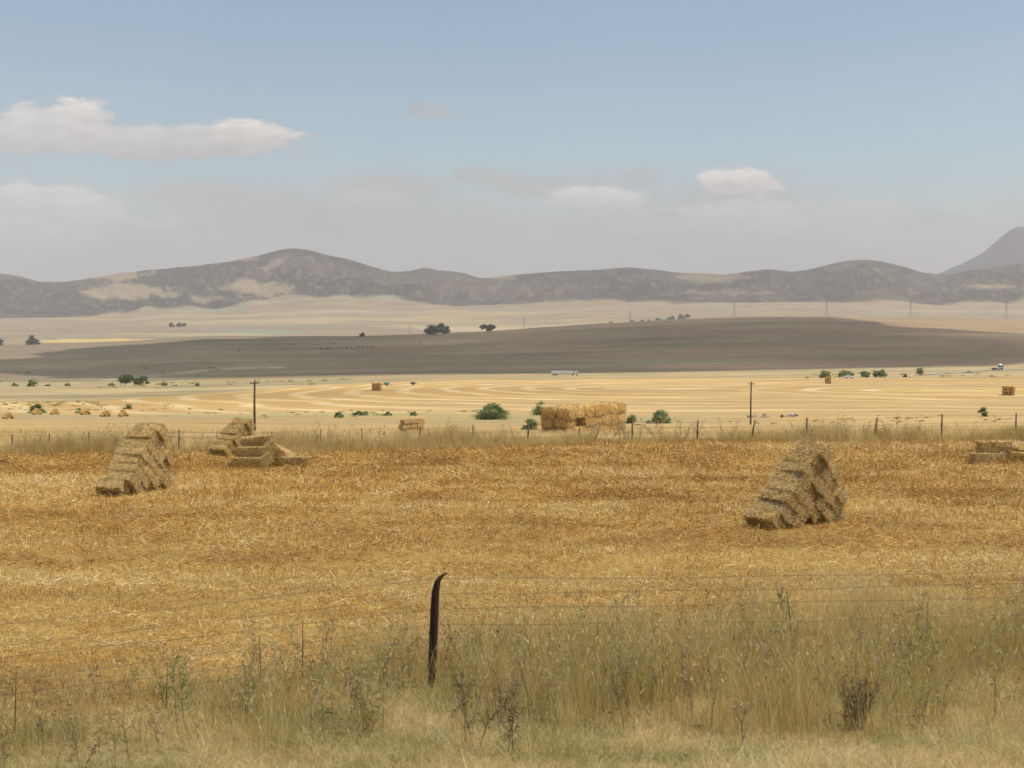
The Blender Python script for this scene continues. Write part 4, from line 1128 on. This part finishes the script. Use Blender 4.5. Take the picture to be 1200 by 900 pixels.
for k, (px, D) in enumerate([(341, 1740), (369, 1720), (374, 1735), (376, 1610), (382, 1600), (385, 1605), (392, 1760), (400, 1640), (406, 1670), (407, 1610), (412, 1625), (420, 1660), (425, 1650), (431, 1680), (436, 1660), (493, 1720), (280, 1590)]):
    o = bpy.data.objects.new('cow', cm); COL.objects.link(o); o.location = gp(px, D, -.02); o.rotation_euler = (0, 0, random.choice([0, math.pi]) + random.gauss(0, .5)); o.scale = (1.25,) * 3
    tag(o, 'tiny dark cow grazing in the herd on the brown rise' if 360 < px < 440 else {341: 'dark cow alone just left of the herd', 493: 'dark cow alone right of the herd below the pylon', 280: 'dark cow farthest left on the rise'}[px], 'cow', 'cattle grazing on the brown rise')


# ------------------------------------------------------------------ road, vehicles, odds and ends
def ribbon(name, pts, width, mat, dz):
    v, f = [], []
    for i, (px, D) in enumerate(pts):
        a = gp(*pts[max(i - 1, 0)]); b = gp(*pts[min(i + 1, len(pts) - 1)]); d = (b - a); n = Vector((-d.y, d.x, 0)).normalized()
        c = gp(px, D)
        for s in (-1, 1):
            q = c + n * s * width / 2; v.append((q.x, q.y, c.z + dz))
    for i in range(len(pts) - 1): f.append([2*i, 2*i+1, 2*i+3, 2*i+2])
    o = new_mesh(name, v, f, mat); tag(o, kind='structure')
ribbon('road', [(1086, 690), (1100, 712), (1115, 735), (1130, 762), (1145, 792), (1160, 826), (1175, 862), (1195, 905), (1230, 960)], 7, plain_mat('road_surface', (.33, .29, .23), .9, .1, .3), .3)

def vehicle_wheels(root, xs, y, r, w_=.25):
    for x in xs:
        for s in (-1, 1):
            t = MB().tube([(x, s * y - w_ / 2, r), (x, s * y + w_ / 2, r)], r, 16).build('wheel', M_RUBBER, root)
            MB().tube([(x, s * y - w_ / 2 - .01, r), (x, s * y + w_ / 2 + .01, r)], r * .5, 12).build('rim', M_GREYMETAL, t)
def lorry(px, D, rz):
    root = empty('lorry', gp(px, D, .36), 'white lorry cab facing the camera on the far road at right', 'lorry', rz=rz)
    MB().box((0, 0, 1.75), (2.0, 2.45, 2.3), taper=.95).build('cab', M_WHITE, root, bevel=.12)
    MB().box((.98, 0, 2.15), (.08, 2.1, .85)).build('windscreen', M_GLASS, root)
    MB().box((1.03, 0, 1.05), (.08, 1.9, .65)).build('grille', M_DARK, root)
    MB().box((-.3, 0, 3.25), (1.3, 2.2, .7), taper=.8).build('roof_fairing', M_WHITE, root, bevel=.1)
    for s in (-1, 1):
        MB().box((.1, s * 1.225, 2.15), (.8, .05, .7)).build('side_window', M_GLASS, root)
        MB().box((1.03, s * .95, .75), (.08, .35, .22)).build('headlight', M_INSUL, root)
        MB().box((.9, s * 1.45, 2.1), (.12, .2, .6)).build('mirror', M_DARK, root)
    MB().box((-3.2, 0, .85), (5.0, 1.0, .35)).build('chassis', M_DARK, root)
    vehicle_wheels(root, (.2, -3.6, -4.9), 1.0, .52, .35)
lorry(1172, 800, R(-62))
def artic(px, D):
    root = empty('articulated_lorry', gp(px, D, .1), 'long white articulated lorry crossing beyond the curved rows', 'lorry')
    MB().box((-1.5, 0, 1.75), (13.2, 2.5, 1.7)).build('trailer', M_WHITE, root, bevel=.06)
    MB().box((6.9, 0, 1.6), (2.1, 2.4, 1.7), taper=.85).build('cab', M_WHITE, root, bevel=.1)
    MB().box((7.88, 0, 1.9), (.14, 1.9, .6)).build('windscreen', M_GLASS, root)
    for s in (-1, 1): MB().box((7.1, s * 1.13, 1.9), (.9, .08, .5)).build('side_window', M_GLASS, root)
    MB().box((0, 0, .85), (15, 1.0, .3)).build('chassis', M_DARK, root)
    vehicle_wheels(root, (7.2, 4.6, -4.6, -5.8, -7.0), 1.0, .5, .3)
artic(662, 850)
def car(px, D, label, rz=0.0):
    root = empty('car', gp(px, D, 0), label, 'car', rz=rz)
    MB().box((0, 0, .65), (4.2, 1.7, .6), taper=.97).build('body', M_WHITE, root, bevel=.1)
    MB().box((-.2, 0, 1.2), (2.3, 1.5, .55), taper=.8).build('cabin', M_WHITE, root, bevel=.08)
    for s in (-1, 1): MB().box((-.2, s * .73, 1.18), (1.7, .05, .34)).build('side_window', M_GLASS, root)
    MB().box((.93, 0, 1.18), (.1, 1.25, .36)).build('windscreen', M_GLASS, root)
    vehicle_wheels(root, (1.3, -1.3), .75, .32, .2)
car(995, 640, 'white car parked in front of the second tree of the far row')
def farm_box(px, D, mat, label, l, h, name):
    root = empty(name, gp(px, D), label, 'trailer', rz=.2)
    MB().box((0, 0, .5 + h / 2), (l, 1.6, h), taper=.96).build('box_body', mat, root, bevel=.05)
    MB().box((l / 2 + .5, 0, .5), (1.1, .12, .12)).build('tow_bar', M_DARK, root)
    vehicle_wheels(root, (0,), .85, .38, .2)
farm_box(453, 560, M_TEAL, 'small teal trailer right of the far square stack', 2.1, .85, 'farm_trailer')
farm_box(445.5, 570, M_DARK, 'dark trailer just behind the far square stack', 1.8, .7, 'farm_trailer')
farm_box(484, 580, M_DARK, 'dark green trailer alone at the edge of the curved rows', 2.0, .6, 'farm_trailer')

def rubble(px, D, n, wid, label, seed):
    """a low heap of stones and soil as one thing"""
    rng = np.random.default_rng(seed); p = gp(px, D)
    nx, ny = 40, 16
    X, Y = np.meshgrid(np.linspace(-1, 1, nx), np.linspace(-1, 1, ny), indexing='ij')
    z = np.clip(1 - np.hypot(X, Y), 0, 1) * .55 + (fbm(X * 4 + seed, Y * 3, seed, 4) - .45) * .5 * np.clip(1.1 - np.hypot(X, Y), 0, 1) - .04
    v = np.stack([X * wid, Y * wid * .5, z], -1).reshape(-1, 3); idx = np.arange(nx * ny).reshape(nx, ny)
    f = np.stack([idx[:-1, :-1], idx[1:, :-1], idx[1:, 1:], idx[:-1, 1:]], -1).reshape(-1, 4)
    root = empty('rubble_heap', p, label, 'rubble heap', 'rubble heaps beyond the fence')
    o = new_mesh('soil_heap', v, f, plain_mat('heap_soil', (.30, .22, .125), .95, .3, 2)); o.parent = root
    for k in range(n):
        r = rng.uniform(.18, .4); c = Vector((rng.uniform(-.8, .8) * wid, rng.uniform(-.3, .2) * wid, r * .6 + .12))
        mb = MB(); mb.tube([c + Vector((-r, 0, -r * .4)), c + Vector((-r * .5, .05, .05)), c + Vector((r * .4, 0, .1)), c + Vector((r, .05, -r * .3))], [r * .3, r * .75, r * .7, r * .25], 7)
        mb.build('stone', plain_mat('pale_stone', (.55, .52, .47), .9, .3, 3) if k % 2 else plain_mat('brown_stone', (.26, .19, .12), .9, .3, 3), root)
rubble(884, 245, 5, 1.4, 'grey and white rubble heap at the foot of the wooden pole', 3)
rubble(897, 245, 2, 1.3, 'brown earth heap between the pole and the larger stone heap', 4)
rubble(925, 246, 5, 1.8, 'brown rubble heap with a pale stone right of the pole', 5)
